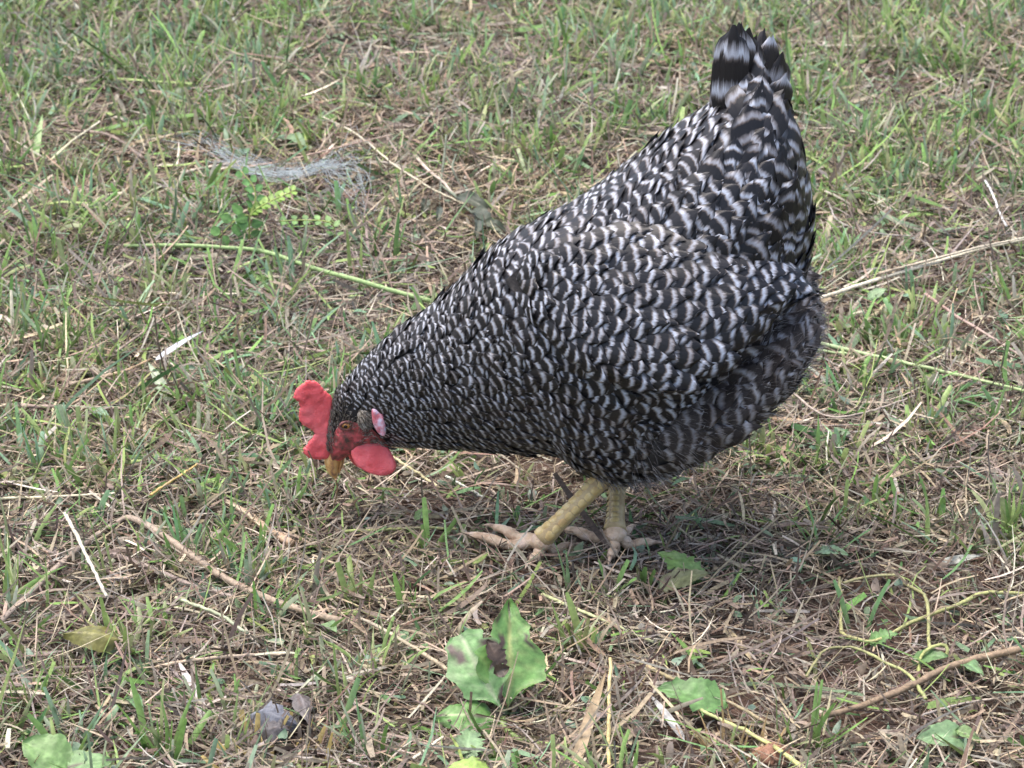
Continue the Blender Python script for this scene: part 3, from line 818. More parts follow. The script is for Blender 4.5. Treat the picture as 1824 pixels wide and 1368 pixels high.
# ---- head
def pillow(outline, Yp, thick_front, thick_back, step=1.6, power=.5, bump=0.0, bs=.12, tilt=(0, 0), seed=1, rim=9.0, smooth_n=120, edge_jit=0.0):
    """a rounded slab with the traced outline standing in the plane y = Yp (tilted), thick towards both sides"""
    O = np.array(outline, float); k = np.linspace(0, len(O), smooth_n, endpoint=False)
    Q = np.vstack([O[-2:], O, O[:3]])
    i = k.astype(int); f = (k - i)[:, None]; a, b, c, d = Q[i + 1], Q[i + 2], Q[i + 3], Q[np.minimum(i + 4, len(Q) - 1)]
    O = .5 * (2 * b + (c - a) * f + (2 * a - 5 * b + 4 * c - d) * f ** 2 + (3 * b - a - 3 * c + d) * f ** 3)
    if edge_jit: O = O + np.random.default_rng(seed).normal(0, edge_jit, O.shape)
    x0, y0 = O.min(0) - 2 * step; x1, y1 = O.max(0) + 2 * step
    xs, ys = np.arange(x0, x1, step), np.arange(y0, y1, step); GX, GY = np.meshgrid(xs, ys); G = np.stack([GX, GY], -1).reshape(-1, 2)
    A_, B_ = O, np.roll(O, -1, 0)
    ins = np.zeros(len(G), bool)
    for p, q in zip(A_, B_):
        cnd = ((p[1] > G[:, 1]) != (q[1] > G[:, 1])) & (G[:, 0] < (q[0] - p[0]) * (G[:, 1] - p[1]) / (q[1] - p[1] + 1e-12) + p[0]); ins ^= cnd
    E = B_ - A_; l2 = (E ** 2).sum(1) + 1e-12
    tpar = np.clip(((G[:, None] - A_[None]) * E[None]).sum(-1) / l2, 0, 1); NP = A_[None] + tpar[..., None] * E[None]
    dd = np.linalg.norm(G[:, None] - NP, axis=-1); j = dd.argmin(1); dist = dd[np.arange(len(G)), j]
    near = NP[np.arange(len(G)), j]
    nyy, nxx = GX.shape; id_ = np.arange(len(G)).reshape(nyy, nxx)
    cells = np.stack([id_[:-1, :-1], id_[:-1, 1:], id_[1:, 1:], id_[1:, :-1]], -1).reshape(-1, 4)
    cells = cells[ins[cells].any(1)]
    G2 = np.where(ins[:, None], G, near); dist = np.where(ins, dist, 0)
    used = np.unique(cells); mp = -np.ones(len(G), int); mp[used] = np.arange(len(used)); cells = mp[cells]
    G2, dist, ins2 = G2[used], dist[used], ins[used]
    prof = np.clip(dist / rim, 0, 1); prof = (1 - (1 - prof) ** 2) ** power
    nz = (vnoise(G2[:, 0] * bs, G2[:, 1] * bs, seed) - .5) * 2 * bump
    cx, cy = G2.mean(0)
    def sheet(sgn, th):
        V = np.array([atY(px, py, Yp) for px, py in G2])
        V[:, 1] += sgn * th * prof * (1 + nz) + tilt[0] * (G2[:, 0] - cx) / 2250 + tilt[1] * (G2[:, 1] - cy) / 2250 + nz * prof * .001
        return V
    Vf, Vb = sheet(-1, thick_front), sheet(1, thick_back)
    m = len(Vf); V = np.vstack([Vf, Vb])
    back = cells[:, ::-1] + m
    # weld the rims
    wl = np.arange(2 * m); rimv = np.where(~ins2)[0]; wl[rimv + m] = rimv
    Fq = np.vstack([cells, wl[back]])
    T3 = np.vstack([Fq[:, [0, 1, 2]], Fq[:, [0, 2, 3]]])
    return V, T3

COMB = [(592, 712), (576, 695), (568, 684), (556, 679), (544, 680), (533, 688), (526, 697), (524, 708), (532, 716), (534, 727), (532, 742), (539, 756), (552, 762), (560, 769),
        (557, 778), (548, 789), (540, 798), (543, 807), (555, 815), (572, 817), (586, 814), (594, 797), (594, 780), (591, 762), (592, 740)]
V, T3 = pillow(COMB, HY - .003, .0025, .0025, 1.3, .5, .38, .10, (.10, -.05), 5, edge_jit=.8, smooth_n=170); part('comb', V, T3, M_COMB, hen)
WAT = [(633, 793), (647, 786), (666, 781), (680, 787), (691, 798), (702, 815), (706, 828), (699, 839), (680, 844), (656, 839), (636, 828), (627, 815), (625, 803)]
V, T3 = pillow(WAT, HY - .016, .0028, .0024, 1.5, .5, .3, .10, (-.05, -.25), 6); part('wattle', V, T3, M_COMB, hen)
V, T3 = pillow([(x - 5, y + 1) for x, y in WAT], HY + .013, .0026, .0030, 2.0, .5, .3, .08, (0, .2), 7); part('wattle', V, T3, M_COMB, hen)
LOBE = [(663, 728), (677, 731), (685, 743), (688, 760), (686, 774), (677, 774), (668, 763), (663, 749)]
V, T3 = pillow(LOBE, HY - .0280, .0034, .009, 1.2, .5, .3, .12, (-.12, 0), 8, 6); part('earlobe', V, T3, M_LOBE, hen)
Vm = V.copy(); Vm[:, 1] = 2 * HY - Vm[:, 1]; part('earlobe', Vm, T3[:, ::-1], M_LOBE, hen)

# bare cheeks: both sides of the skull, a shade proud of it
for sg in (1, -1):
    s = np.linspace(.05, 4.1, 34); th = np.linspace(R(28), R(160), 26) * sg
    S_, T_ = np.meshgrid(s, th, indexing='ij')
    T_ = sg * np.interp(np.abs(T_), [R(28), R(160)], [0, 1]); lo_ = np.interp(S_, [0, 1.5, 2.6, 3.5, 4.5], [R(28), R(35), R(44), R(68), R(98)]); T_ = T_ * (R(160) - lo_) + sg * lo_
    V = TRUNK.P(S_, T_); Nn = TRUNK.frame(S_, T_)[2]
    lump = (vnoise(S_ * 3, T_ * 5, 9) - .5) * .0016 + .0012 * np.exp(-((S_ - 2.0) / .5) ** 2 - ((np.abs(T_) - R(72)) / .35) ** 2)
    edge = np.minimum(np.minimum((S_ - .05) / .3, (4.1 - S_) / .3), np.minimum((np.abs(T_) - lo_) / .2, (R(160) - np.abs(T_)) / .2)); edge = np.clip(edge, 0, 1)
    V = (V + Nn * (.0010 * edge - .0006 * (1 - edge) + lump * edge)[..., None]).reshape(-1, 3)
    ii = np.arange(34 * 26).reshape(34, 26); Fq = np.stack([ii[:-1, :-1], ii[:-1, 1:], ii[1:, 1:], ii[1:, :-1]], -1).reshape(-1, 4)
    part('cheek', V, Fq if sg > 0 else Fq[:, ::-1], M_FACE, hen)

def ball(c, rx, ry, rz, nu=20, nv=12, rot=0.0):
    th = np.linspace(0, np.pi, nv + 1); ph = np.arange(nu) * 2 * np.pi / nu
    V = np.array([[rx * math.sin(a) * math.cos(b), -ry * math.cos(a), rz * math.sin(a) * math.sin(b)] for a in th for b in ph])
    c_, s_ = math.cos(rot), math.sin(rot); V = np.stack([V[:, 0] * c_ - V[:, 2] * s_, V[:, 1], V[:, 0] * s_ + V[:, 2] * c_], -1) + np.array(c)
    i = np.arange(nv)[:, None] * nu; j = np.arange(nu)[None]; k = (j + 1) % nu
    return V, np.stack([i + j, i + k, i + nu + k, i + nu + j], -1).reshape(-1, 4)

for sg in (1, -1):
    ye = HY - sg * .0160
    e = atY(617, 757, HY - .0160); e[1] = ye
    V, Fq = ball(e, .0044, .0030, .0034); eye = part('eye', V, Fq, M_IRIS, hen)
    q = e + np.array([-.0004, -sg * .0021, -.0002]); V, Fq = ball(q, .0020, .0012, .0017, 14, 8); part('pupil', V, Fq, M_PUPIL, eye)
    th = np.linspace(0, 2 * np.pi, 29)
    ring = e + np.stack([.0049 * np.cos(th), 0 * th - sg * .0013, .0033 * np.sin(th) + .0006 * np.cos(th)], -1)
    V, T3 = tube_mesh_arrays(ring, .0013, sides=7); part('eyelid', V, T3, M_LID, eye)

# ear tuft: short brown bristles in front of the lobe
tuft_c = atY(651, 742, HY - .0205)
nb = 900; u = rng.normal(0, 1, (nb, 3)); u /= np.linalg.norm(u, axis=1)[:, None]
Pt = tuft_c + u * np.array([.0064, .0048, .0090]); d = u * .5 + np.array([.5, -.15, -.45]); d /= np.linalg.norm(d, axis=1)[:, None]
def bristles(P0, d, ln, wd, pal):
    n_ = len(P0); side = np.cross(d, rng.normal(0, 1, (n_, 3))); side /= np.linalg.norm(side, axis=1)[:, None]
    Ln = rng.uniform(.6, 1.1, n_) * ln; k = np.linspace(0, 1, 3)
    C = P0[:, None] + d[:, None] * (Ln[:, None, None] * k[None, :, None]); wv = wd * (1 - k * .8)
    V = np.stack([C - side[:, None] * wv[None, :, None], C + side[:, None] * wv[None, :, None]], 2).reshape(-1, 3)
    q = np.array([[0, 1, 3, 2], [2, 3, 5, 4]]); Fq = (np.arange(n_)[:, None, None] * 6 + q[None]).reshape(-1, 4)
    return V, Fq, np.repeat(np.array(pal)[rng.integers(0, len(pal), n_)], 6, axis=0)
BR = [(.17, .15, .12), (.24, .21, .17), (.11, .09, .07), (.30, .27, .23)]
b1 = bristles(Pt, d, .0042, .00045, [tuple(1.35 * x for x in c) for c in BR])
V0, F0 = ball(tuft_c, .0062, .0046, .0088, 14, 8)
Vj, Fj = join([(b1[0], b1[1]), (V0, F0)])
o = part('ear_tuft', Vj, Fj, M_STRAW, hen, colr=np.vstack([b1[2], np.tile([.20, .175, .14], (len(V0), 1))]))
# bristles over brow and cheek edges
ns = 5200; s = rng.uniform(.9, 4.0, ns); t = rng.uniform(R(8), R(172), ns) * np.where(rng.random(ns) < .5, 1, -1)
sel = (np.abs(t) < R(52) + rng.normal(0, .12, ns)) | (np.abs(t) > R(140)) | (s > 3.3) | ((s > 2.4) & (np.abs(t) > R(95)) & (rng.random(ns) < .45))
s, t = s[sel], t[sel]; Pb = TRUNK.P(s, t); Ts, Tt, Nn, _, _ = TRUNK.frame(s, t)
d = Ts * .8 + Nn * .32 + Tt * rng.normal(0, .25, len(s))[:, None]; d /= np.linalg.norm(d, axis=1)[:, None]
b2 = bristles(Pb + Nn * .0012, d, .0042, .00030, [tuple(1.25 * x for x in c) for c in BR] + [(.06, .052, .045), (.45, .43, .40)])
o = part('face_bristles', b2[0], b2[1], M_STRAW, hen, colr=b2[2]); o['kind'] = 'stuff'

# beak
UB = [(583, 806), (592, 797), (604, 796), (612, 806), (606, 822), (603, 840), (599, 853), (590, 848), (582, 838), (578, 822)]
V, T3 = pillow(UB, HY - .001, .0060, .0060, 1.3, .6, .06, .1, (0, 0), 11, 13); bk = part('beak', V, T3, M_BEAK, hen)
LB = [(606, 812), (620, 796), (633, 787), (628, 797), (616, 812), (611, 830), (605, 842), (602, 838), (604, 824)]
V, T3 = pillow(LB, HY - .001, .0052, .0052, 1.3, .6, .06, .1, (0, 0), 12, 8); part('lower_mandible', V, T3, M_BEAK, hen)
for sg in (1, -1):
    q = atY(594, 812, HY - .006); q[1] = HY - .001 - sg * .0052
    V, Fq = ball(q, .0016, .0008, .0007, 10, 6, .9); part('nostril', V, Fq, M_PUPIL, bk)

# ---- legs
def leg(top, joint, toes, sole):
    lg = empty('leg', (0, 0, 0)); lg.parent = hen
    top, joint = np.array(top), np.array(joint)
    k = np.linspace(0, 1, 15)[:, None]; ax = top * (1 - k) + joint * k
    ax = ax + np.array([0, 0, 0]) * k
    rad = np.interp(k[:, 0], [0, .15, .5, .8, .93, 1], [.0084, .0076, .0068, .0072, .0086, .0092])
    V, T3 = tube_mesh_arrays(ax, rad, sides=14); part('shank', V, T3, M_SHANK, lg)
    d = (joint - top); Ls = np.linalg.norm(d); d /= Ls
    fr = np.array([-1.0, -.35, 0]) - d * (np.array([-1.0, -.35, 0]) @ d); fr /= np.linalg.norm(fr); sd = np.cross(d, fr)
    if sd[1] > 0: sd = -sd
    for rowk, a0 in enumerate((-.05, 1.25)):           # two rows of overlapping scutes
        m = 10
        for i in range(m):
            f = (i + .5 + (rowk % 2) * .5) / m
            if f > .97: continue
            c = top + d * Ls * f; rr = np.interp(f, [0, .15, .5, .8, .93, 1], [.0084, .0076, .0068, .0072, .0086, .0092])
            uu_, vv_ = np.meshgrid(np.linspace(-1, 1, 6), np.linspace(-1, 1, 5)); a_ = a0 + uu_ * .60 * np.sqrt(np.maximum(.05, 1 - .55 * vv_ ** 2))
            hgt = .0010 * np.clip(1.05 - uu_ ** 4 - .0 * vv_, 0, 1) * (.45 + .55 * (vv_ + 1) / 2) - .0006 * (np.abs(uu_) > .95) - .0007 * (vv_ < -.9)
            V = c + d * (vv_ * Ls / m * .47 - .10 * (uu_ ** 2) * Ls / m)[..., None] + (np.cos(a_)[..., None] * fr + np.sin(a_)[..., None] * sd) * (rr + hgt)[..., None]
            ii = np.arange(30).reshape(5, 6); Fq = np.stack([ii[:-1, :-1], ii[:-1, 1:], ii[1:, 1:], ii[1:, :-1]], -1).reshape(-1, 4)
            part('scute', V.reshape(-1, 3), Fq, M_SCUTE, lg)
    # ball of the foot
    V, Fq = ball(joint + np.array([0, 0, -.002]), .0092, .0090, .0080, 18, 10); part('foot_pad', V, Fq, M_TOE, lg)
    for tp in toes:
        tip, r0 = np.array(tp[0], float), tp[1]
        n_ = 46; k = np.linspace(0, 1, n_)
        st = joint + np.array([0, 0, -.003]); P = st[None] * (1 - k[:, None]) + tip[None] * k[:, None]
        gz = gh(P[:, 0], P[:, 1]); zt = np.interp(k, [0, .35, 1], [st[2], np.maximum(gz[16] + r0 * 1.1, tip[2]), tip[2]])
        P[:, 2] = zt + .0012 * np.sin(k * np.pi * 3)
        rd = r0 * np.interp(k, [0, .2, .85, 1], [1.35, 1.0, .78, .55]) * (1 + .10 * np.cos(k * 2 * np.pi * 3.0)) * (1 + .035 * np.cos(k * 2 * np.pi * 11))
        V, T3 = tube_mesh_arrays(P, rd, sides=12); part('toe', V, T3, M_TOE, lg)
        dr = (P[-1] - P[-8]); dr[2] = 0; dr /= np.linalg.norm(dr)
        kc = np.linspace(0, 1, 8)[:, None]; PC = P[-1] - dr * .002 + dr * kc * .015 + np.array([0, 0, 1]) * (.0014 * np.sin(kc * 2.4) - .0030 * kc ** 2)
        V, T3 = tube_mesh_arrays(PC, np.linspace(r0 * .55, .0004, 8), sides=8); part('claw', V, T3, M_CLAW, lg)
    return lg
tz = .0040
leg(atY(1082, 845, -.030), at(966, 960, .015), [(at(882, 940, .010), .0050), (at(838, 954, .005), .0050), (at(948, 998, tz), .0048), (at(1018, 972, tz), .0040)], 0)
leg(atY(1100, 845, .022), at(1096, 946, .016), [(at(1010, 945, .008), .0050), (at(1088, 992, tz), .0050), (at(1160, 967, tz), .0048), (at(1128, 938, tz), .0040)], 0)

# ------------------------------------------------------------------ single plants, stalks and litter
def leaf_arrays(base, tip, width, normal=(0, -.4, .9), jag=.08, teeth=7, bend=.1, fold=.12, shape=.45, colr=(.17, .28, .13), rib=(.32, .38, .2), brown=0.0, seed=0, na=22, nc=13, wave=.03, lobes=0.0, prof=None):
    q = np.random.default_rng(seed); base = np.array(base, float); tip = np.array(tip, float)
    d = tip - base; L = np.linalg.norm(d); T = d / L
    nn = np.array(normal, float); nn -= T * (nn @ T); nn /= np.linalg.norm(nn); S = np.cross(nn, T)
    v = np.linspace(0, 1, na)[:, None]; u = np.linspace(-1, 1, nc)[None]
    w = np.sin(np.pi * np.clip(v, 0, 1) ** shape) ** .75 if shape != 1 else np.sin(np.pi * v)
    if prof: w = np.interp(v, [p[0] for p in prof], [p[1] for p in prof])
    w = np.maximum(w, .02)
    ed = 1 + jag * ((v * teeth) % 1 - .5) * 2 + lobes * np.cos(v * np.pi * 2 * 3.2) + jag * .5 * q.normal(0, 1, (na, 1))
    el = 1 + jag * ((v * teeth + .4) % 1 - .5) * 2 + lobes * np.cos(v * np.pi * 2 * 3.2 + .7) + jag * .5 * q.normal(0, 1, (na, 1))
    e = np.where(u > 0, ed, el); e = 1 + (e - 1) * np.abs(u)
    b = u * w * e * width / 2; a = v * L + .10 * np.abs(u) * width * (1 - v)
    h = bend * L * 4 * v * (1 - v) + fold * np.abs(u) ** 1.1 * width * .5 + wave * width * np.sin(v * 14 + seed) * np.abs(u) ** 2 * np.sign(u) + q.normal(0, .012, (na, nc)) * width
    V = base + T * a[..., None] + S * b[..., None] + nn * h[..., None]
    veins = np.clip(1 - np.abs(((v * 6 - np.abs(u) * .9) % 1) - .5) * 6, 0, 1) * .35
    rb = np.clip(1 - np.abs(u) * 9, 0, 1) * .9; k = np.maximum(rb + 0 * v, veins)[..., None]
    C = np.array(colr) * (1 - k) + np.array(rib) * k
    C = C * (1 + q.normal(0, .08, (na, nc, 1))) * (.8 + .4 * vnoise(v * 4 + seed + 0 * u, u * 2 + 0 * v, seed + 3))[..., None]
    if brown:
        z = vnoise(v * 5 + seed * 3.7 + 0 * u, u * 2.5 + seed + 0 * v, seed)
        m = np.clip((z - (1 - brown)) * 8, 0, 1)[..., None]; C = C * (1 - m) + np.array((.09, .06, .05)) * m
    ii = np.arange(na * nc).reshape(na, nc); F = np.stack([ii[:-1, :-1], ii[:-1, 1:], ii[1:, 1:], ii[1:, :-1]], -1).reshape(-1, 4)
    return V.reshape(-1, 3), F, C.reshape(-1, 3)

def px_path(pts, n=24, lift=.006):  # pts: (px, py[, height over the soil])
    P = np.array([g3(p[0], p[1], p[2] if len(p) > 2 else lift) for p in pts])
    return crom(P, n)

def stalk(name, pts, r0, r1, c0, c1, label, category, lift=.006, n=28, sides=7, flat=.8, group=None, wob=.12, seed=3):
    P = px_path(pts, n, lift + .003); base = P[0].copy()
    P = P + np.random.default_rng(seed).normal(0, .00028, P.shape) * np.array([1, 1, .7])
    for a_ in to_px(P)[::2]: CLEAR.append((a_[0], a_[1], 12, 26)); base[2] = P[:, 2].min()
    V, T3 = tube_mesh_arrays(P - base, np.linspace(r0, r1, n) * .78, sides=sides, flat=flat, wob=wob, seed=seed)
    k = np.repeat(np.linspace(0, 1, n), sides); k = np.append(k, [0, 1])[:, None]
    q = np.random.default_rng(seed); C = (np.array(c0) * (1 - k) + np.array(c1) * k) * (1 + np.repeat(np.append(q.normal(0, .1, n), [0, 0]), [sides] * n + [1, 1])[:, None])
    o = thing_mesh(name, mesh_np(name, V, T3, M_STEM, C), label, category, group); o.location = base
    return o

PALE, TAN, GREY, BRN, GRN, YEL = (.60, .54, .40), (.42, .33, .23), (.36, .32, .28), (.24, .165, .12), (.26, .36, .13), (.52, .42, .18)
S_ = [  # loose stems, straws, green stalks and tendrils
 # name, points, r0, r1, c0, c1, label, category, lift
 ('weed_straw', [(1475, 360), (1492, 392), (1530, 408), (1580, 418), (1640, 420)], .0012, .0010, GREY, GREY, 'thin grey wiry stem curving beside the rump of the hen', 'stem', .012),
 ('straw_stalk', [(1452, 534), (1540, 505), (1640, 475), (1740, 445), (1835, 424)], .0030, .0024, PALE, PALE, 'long pale straw stalk running from the rump of the hen to the right edge', 'straw', .014),
 ('straw_stalk', [(1566, 487), (1660, 462), (1760, 437), (1835, 421)], .0022, .0015, TAN, PALE, 'shorter tan straw lying along the long pale stalk right of the hen', 'straw', .019),
 ('green_stalk', [(1440, 607), (1540, 630), (1640, 652), (1740, 676), (1835, 699)], .0030, .0022, (.34, .43, .22), (.36, .46, .20), 'long pale green stalk pointing right from the fluff of the hen', 'stalk', .013),
 ('green_stalk', [(1436, 622), (1500, 629), (1545, 632)], .0022, .0015, (.33, .42, .2), (.36, .46, .22), 'short green stalk just below the long green stalk by the hen', 'stalk', .011),
 ('dead_straw', [(1372, 746), (1420, 752), (1480, 760), (1560, 758), (1622, 753)], .0055, .0040, (.42, .28, .17), (.34, .25, .18), 'flat tan brown dead stem lying behind the belly of the hen', 'stem', .006),
 ('pink_stalk', [(1648, 524), (1700, 560), (1752, 592), (1800, 622), (1835, 645)], .0024, .0015, (.36, .235, .19), (.34, .27, .22), 'pinkish brown dry stalk sloping down to the right edge', 'stalk', .016),
 ('bent_straw', [(1755, 322), (1768, 345), (1780, 378), (1793, 403)], .0016, .0014, (.56, .55, .52), (.56, .54, .5), 'short whitish straw lying in the grass at the right edge', 'straw', .018),
 ('brown_twig', [(1462, 1277), (1540, 1255), (1620, 1222), (1680, 1192), (1750, 1170), (1838, 1152)], .0034, .0042, (.22, .155, .095), (.26, .185, .115), 'brown woody twig lying along the lower right edge', 'twig', .014),
 ('thin_straw', [(1640, 1275), (1720, 1252), (1790, 1243), (1838, 1240)], .0014, .0012, GREY, TAN, 'thin grey straw just below the brown woody twig', 'straw', .007),
 ('green_tendril', [(1496, 1028), (1496, 1047), (1499, 1069), (1498, 1099), (1499, 1125), (1516, 1135), (1549, 1142), (1576, 1135), (1616, 1112), (1666, 1092), (1716, 1072), (1756, 1055), (1838, 1058)], .0016, .0024, (.30, .27, .12), (.36, .37, .14), 'long yellowish tendril crossing to the right edge in a wide sweep', 'tendril', .011),
 ('green_tendril', [(1503, 1039), (1543, 1027), (1599, 1025), (1616, 1042), (1649, 1062, .02), (1653, 1099, .02), (1654, 1145, .016), (1663, 1165, .015), (1679, 1172, .015), (1689, 1159, .02), (1676, 1147, .024), (1649, 1159, .02), (1638, 1179, .013), (1636, 1209, .008)], .0018, .0020, (.32, .29, .14), (.35, .38, .13), 'yellow green tendril curled into a small loop at lower right', 'tendril', .012),
 ('green_tendril', [(1436, 1205), (1463, 1165), (1489, 1152), (1533, 1157), (1576, 1179), (1616, 1199), (1636, 1225), (1649, 1245)], .0014, .0020, (.28, .26, .12), (.33, .36, .14), 'arched yellow green tendril left of the curled loop', 'tendril', .013),
 ('dead_straw', [(-12, 1122), (60, 1050), (130, 985), (205, 932, .014), (236, 924, .018), (290, 952, .016), (360, 1003), (430, 1045), (520, 1082), (615, 1108)], .0030, .0048, (.26, .205, .16), (.34, .26, .18), 'brown dead grass stem bent into an arch at the left', 'stem', .010),
 ('dead_straw', [(195, 985), (270, 1012), (330, 1038), (420, 1065)], .0036, .0026, (.25, .19, .16), (.30, .24, .2), 'short dull brown stem under the bent arch at the left', 'stem', .007),
 ('straw_stalk', [(116, 915), (140, 960), (165, 1012), (190, 1062)], .0022, .0018, PALE, (.52, .47, .38), 'pale straw crossing the arched dead stem at the left', 'straw', .022),
 ('straw_stalk', [(-10, 888), (70, 886), (140, 882), (205, 879)], .0020, .0014, (.58, .53, .33), PALE, 'pale yellow straw lying level at the left edge', 'straw', .012),
 ('straw_stalk', [(697, 812, .02), (740, 840, .014), (782, 868)], .0016, .0016, (.56, .50, .26), (.56, .50, .28), 'yellow straw sticking out behind the wattle of the hen', 'straw', .008),
 ('straw_stalk', [(795, 848), (830, 868), (862, 886)], .0018, .0014, (.56, .57, .48), (.50, .50, .42), 'pale straw lying under the breast of the hen', 'straw', .008),
 ('green_stalk', [(965, 1058), (1020, 1082), (1080, 1106), (1165, 1143)], .0022, .0016, (.44, .46, .22), (.50, .52, .28), 'pale green stalk sloping down between the far foot and the broad leaf', 'stalk', .010),
 ('upright_straw', [(1084, 1385, .004), (1084, 1320, .014), (1085, 1250, .028), (1087, 1172, .045)], .0021, .0017, (.52, .42, .17), (.50, .40, .20), 'yellow upright straw cut off at the bottom edge right of the broad leaf', 'straw', .01),
 ('green_stalk', [(1205, 1240), (1270, 1275), (1340, 1308), (1400, 1345), (1450, 1385)], .0018, .0026, (.38, .44, .18), (.56, .52, .20), 'yellow green stalk running off the bottom edge at right', 'stalk', .010),
 ('flat_stalk', [(15, 722), (80, 724), (150, 726), (225, 728)], .0032, .0024, (.34, .25, .2), (.32, .24, .18), 'flat reddish brown stalk lying level at the left below the white awn', 'stalk', .010),
 ('dead_straw', [(125, 685), (180, 672), (225, 660), (268, 640)], .0030, .0020, (.32, .25, .18), (.38, .26, .14), 'brown sheath leading up to the white awn at the left', 'stem', .012),
 ('weed_straw', [(205, 628), (250, 595), (290, 568), (335, 540)], .0018, .0013, (.33, .26, .2), (.37, .28, .22), 'dry brown stem sloping up above the white awn', 'stem', .013),
 ('straw_stalk', [(568, 205), (640, 242), (700, 292), (770, 336), (830, 365)], .0014, .0014, PALE, (.48, .42, .28), 'long thin straw sloping down right of the fibre tuft', 'straw', .016),
 ('straw_stalk', [(430, 300), (520, 283), (620, 258), (700, 240)], .0016, .0012, (.44, .30, .22), (.42, .31, .24), 'reddish straw passing behind the fibre tuft', 'straw', .018),
 ('straw_stalk', [(322, 308), (370, 298), (430, 287)], .0026, .0018, (.56, .47, .36), (.5, .42, .33), 'short pale tan straw below the left end of the fibre tuft', 'straw', .014),
 ('straw_stalk', [(740, 278), (765, 305), (790, 325), (812, 352)], .0026, .0018, (.54, .45, .36), (.48, .38, .3), 'bent pale straw beside the dark wilted weed', 'straw', .014),
 ('straw_stalk', [(90, 286), (130, 250), (178, 216)], .0020, .0014, (.50, .47, .26), PALE, 'pale yellow straw leaning in the upper left grass', 'straw', .022),
 ('flat_stalk', [(100, 232), (160, 235), (205, 245), (255, 282)], .0030, .0024, (.30, .22, .16), (.27, .21, .17), 'curved brown stalk below the upper left grass', 'stalk', .010),
 ('straw_stalk', [(1400, 690), (1470, 740), (1540, 735), (1630, 705)], .0016, .0012, (.34, .28, .23), (.42, .35, .28), 'thin dull straw bowed above the flat dead stem', 'straw', .014),
 ('dead_straw', [(280, 1188), (330, 1178), (420, 1168), (520, 1165)], .0026, .0018, (.42, .33, .22), (.38, .3, .22), 'tan dead stem lying level in the lower left', 'stem', .011),
 ('green_stalk', [(312, 1065), (360, 1082), (400, 1100), (440, 1128)], .0022, .0018, (.42, .44, .26), (.30, .33, .22), 'cut green stalk with a pale end at the lower left', 'stalk', .016),
 ('straw_stalk', [(268, 882), (300, 860), (335, 838), (352, 826)], .0017, .0012, (.50, .35, .12), (.52, .36, .13), 'ochre straw standing out left of the beak', 'straw', .020),
 ('weed_straw', [(598, 853, .050), (601, 872, .036), (596, 895, .020), (592, 915, .008)], .0009, .0007, (.40, .24, .13), (.36, .24, .15), 'thin brown root strand hanging from the beak of the hen', 'stem', .01),
 ('dead_straw', [(400, 893), (440, 915), (480, 945), (520, 968)], .0038, .0052, (.38, .29, .2), (.44, .30, .19), 'crumbling brown husk left of the feet of the hen', 'husk', .007),
 ('green_stalk', [(610, 946), (680, 944), (750, 940), (815, 942)], .0022, .0016, (.25, .30, .10), (.30, .28, .12), 'olive grass stalk lying level toward the toes of the hen', 'stalk', .009),
 ('weed_straw', [(640, 1100), (690, 1125), (760, 1168), (800, 1195)], .0020, .0024, (.40, .34, .25), (.42, .34, .22), 'tan stem pointing down to the broad leaf from the left', 'stem', .012),
 ('straw_stalk', [(735, 1352), (760, 1335), (790, 1312)], .0016, .0016, PALE, PALE, 'short pale straw below the broad leaf near the bottom edge', 'straw', .012),
 ('weed_straw', [(1140, 1180), (1190, 1205), (1240, 1222), (1300, 1250), (1370, 1290)], .0022, .0018, (.40, .33, .17), (.34, .27, .16), 'dull yellow stem left of the tendrils at lower right', 'stem', .009),
]
for i, a in enumerate(S_):
    stalk(*a[:8], lift=a[8], seed=i + 5)

# white awn and single grass blades, green and dry
def one_blade(name, base, tip, hb, ht, width, c, label, category, normal=(0, -.5, .85), shape=.6, fold=.15):
    b, t = g3(*base, hb), g3(*tip, ht)
    for f in (0, .5, 1): CLEAR.append((base[0] * (1 - f) + tip[0] * f, base[1] * (1 - f) + tip[1] * f, 20, 32))
    V, F, C = leaf_arrays(b, t, width, normal, 0.0, 5, .04, fold, shape, c, tuple(min(1, x * 1.15) for x in c), 0, int(base[0]), 16, 5, 0)
    o = thing_mesh(name, mesh_np(name, V - b, F, M_LEAF, C), label, category); o.location = b
one_blade('white_awn', (275, 643), (362, 590), .018, .030, .0055, (.62, .63, .66), 'white pointed dry blade at the left', 'dry blade')
one_blade('green_straw', (306, 722), (264, 646), .004, .026, .0105, (.36, .42, .28), 'wide pale green blade leaning below the white pointed blade', 'grass blade')
one_blade('green_straw', (62, 290), (76, 203), .004, .034, .0075, (.30, .42, .17), 'bright green upright blade at the upper left edge', 'grass blade')
one_blade('dry_husk', (372, 1290), (316, 1175), .006, .014, .0075, (.52, .46, .42), 'twisted pale grey dry blade in the lower left', 'dry blade')
one_blade('dry_husk', (1018, 1385), (1080, 1195), .006, .030, .0085, (.36, .27, .16), 'bent brown dry blade leaning on the yellow upright straw', 'dry blade')
one_blade('dry_husk', (1670, 1005), (1748, 990), .006, .010, .0075, (.44, .45, .38), 'pale flat dry blade lying right of the feet', 'dry blade')
one_blade('dry_husk', (1220, 1320), (1155, 1235), .006, .014, .0060, (.42, .41, .38), 'grey dry blade in the lower middle right', 'dry blade')
one_blade('dry_husk', (690, 345), (745, 318), .006, .012, .0070, (.46, .33, .26), 'pinkish flat dry blade behind the back of the hen', 'dry blade')
one_blade('dry_husk', (1290, 1120), (1345, 1185), .006, .008, .0062, (.44, .36, .22), 'tan flat dry blade left of the tendrils', 'dry blade')
one_blade('dry_husk', (470, 1212), (430, 1222), .006, .010, .006, (.4, .33, .24), 'short broad dry blade at lower left', 'dry blade')

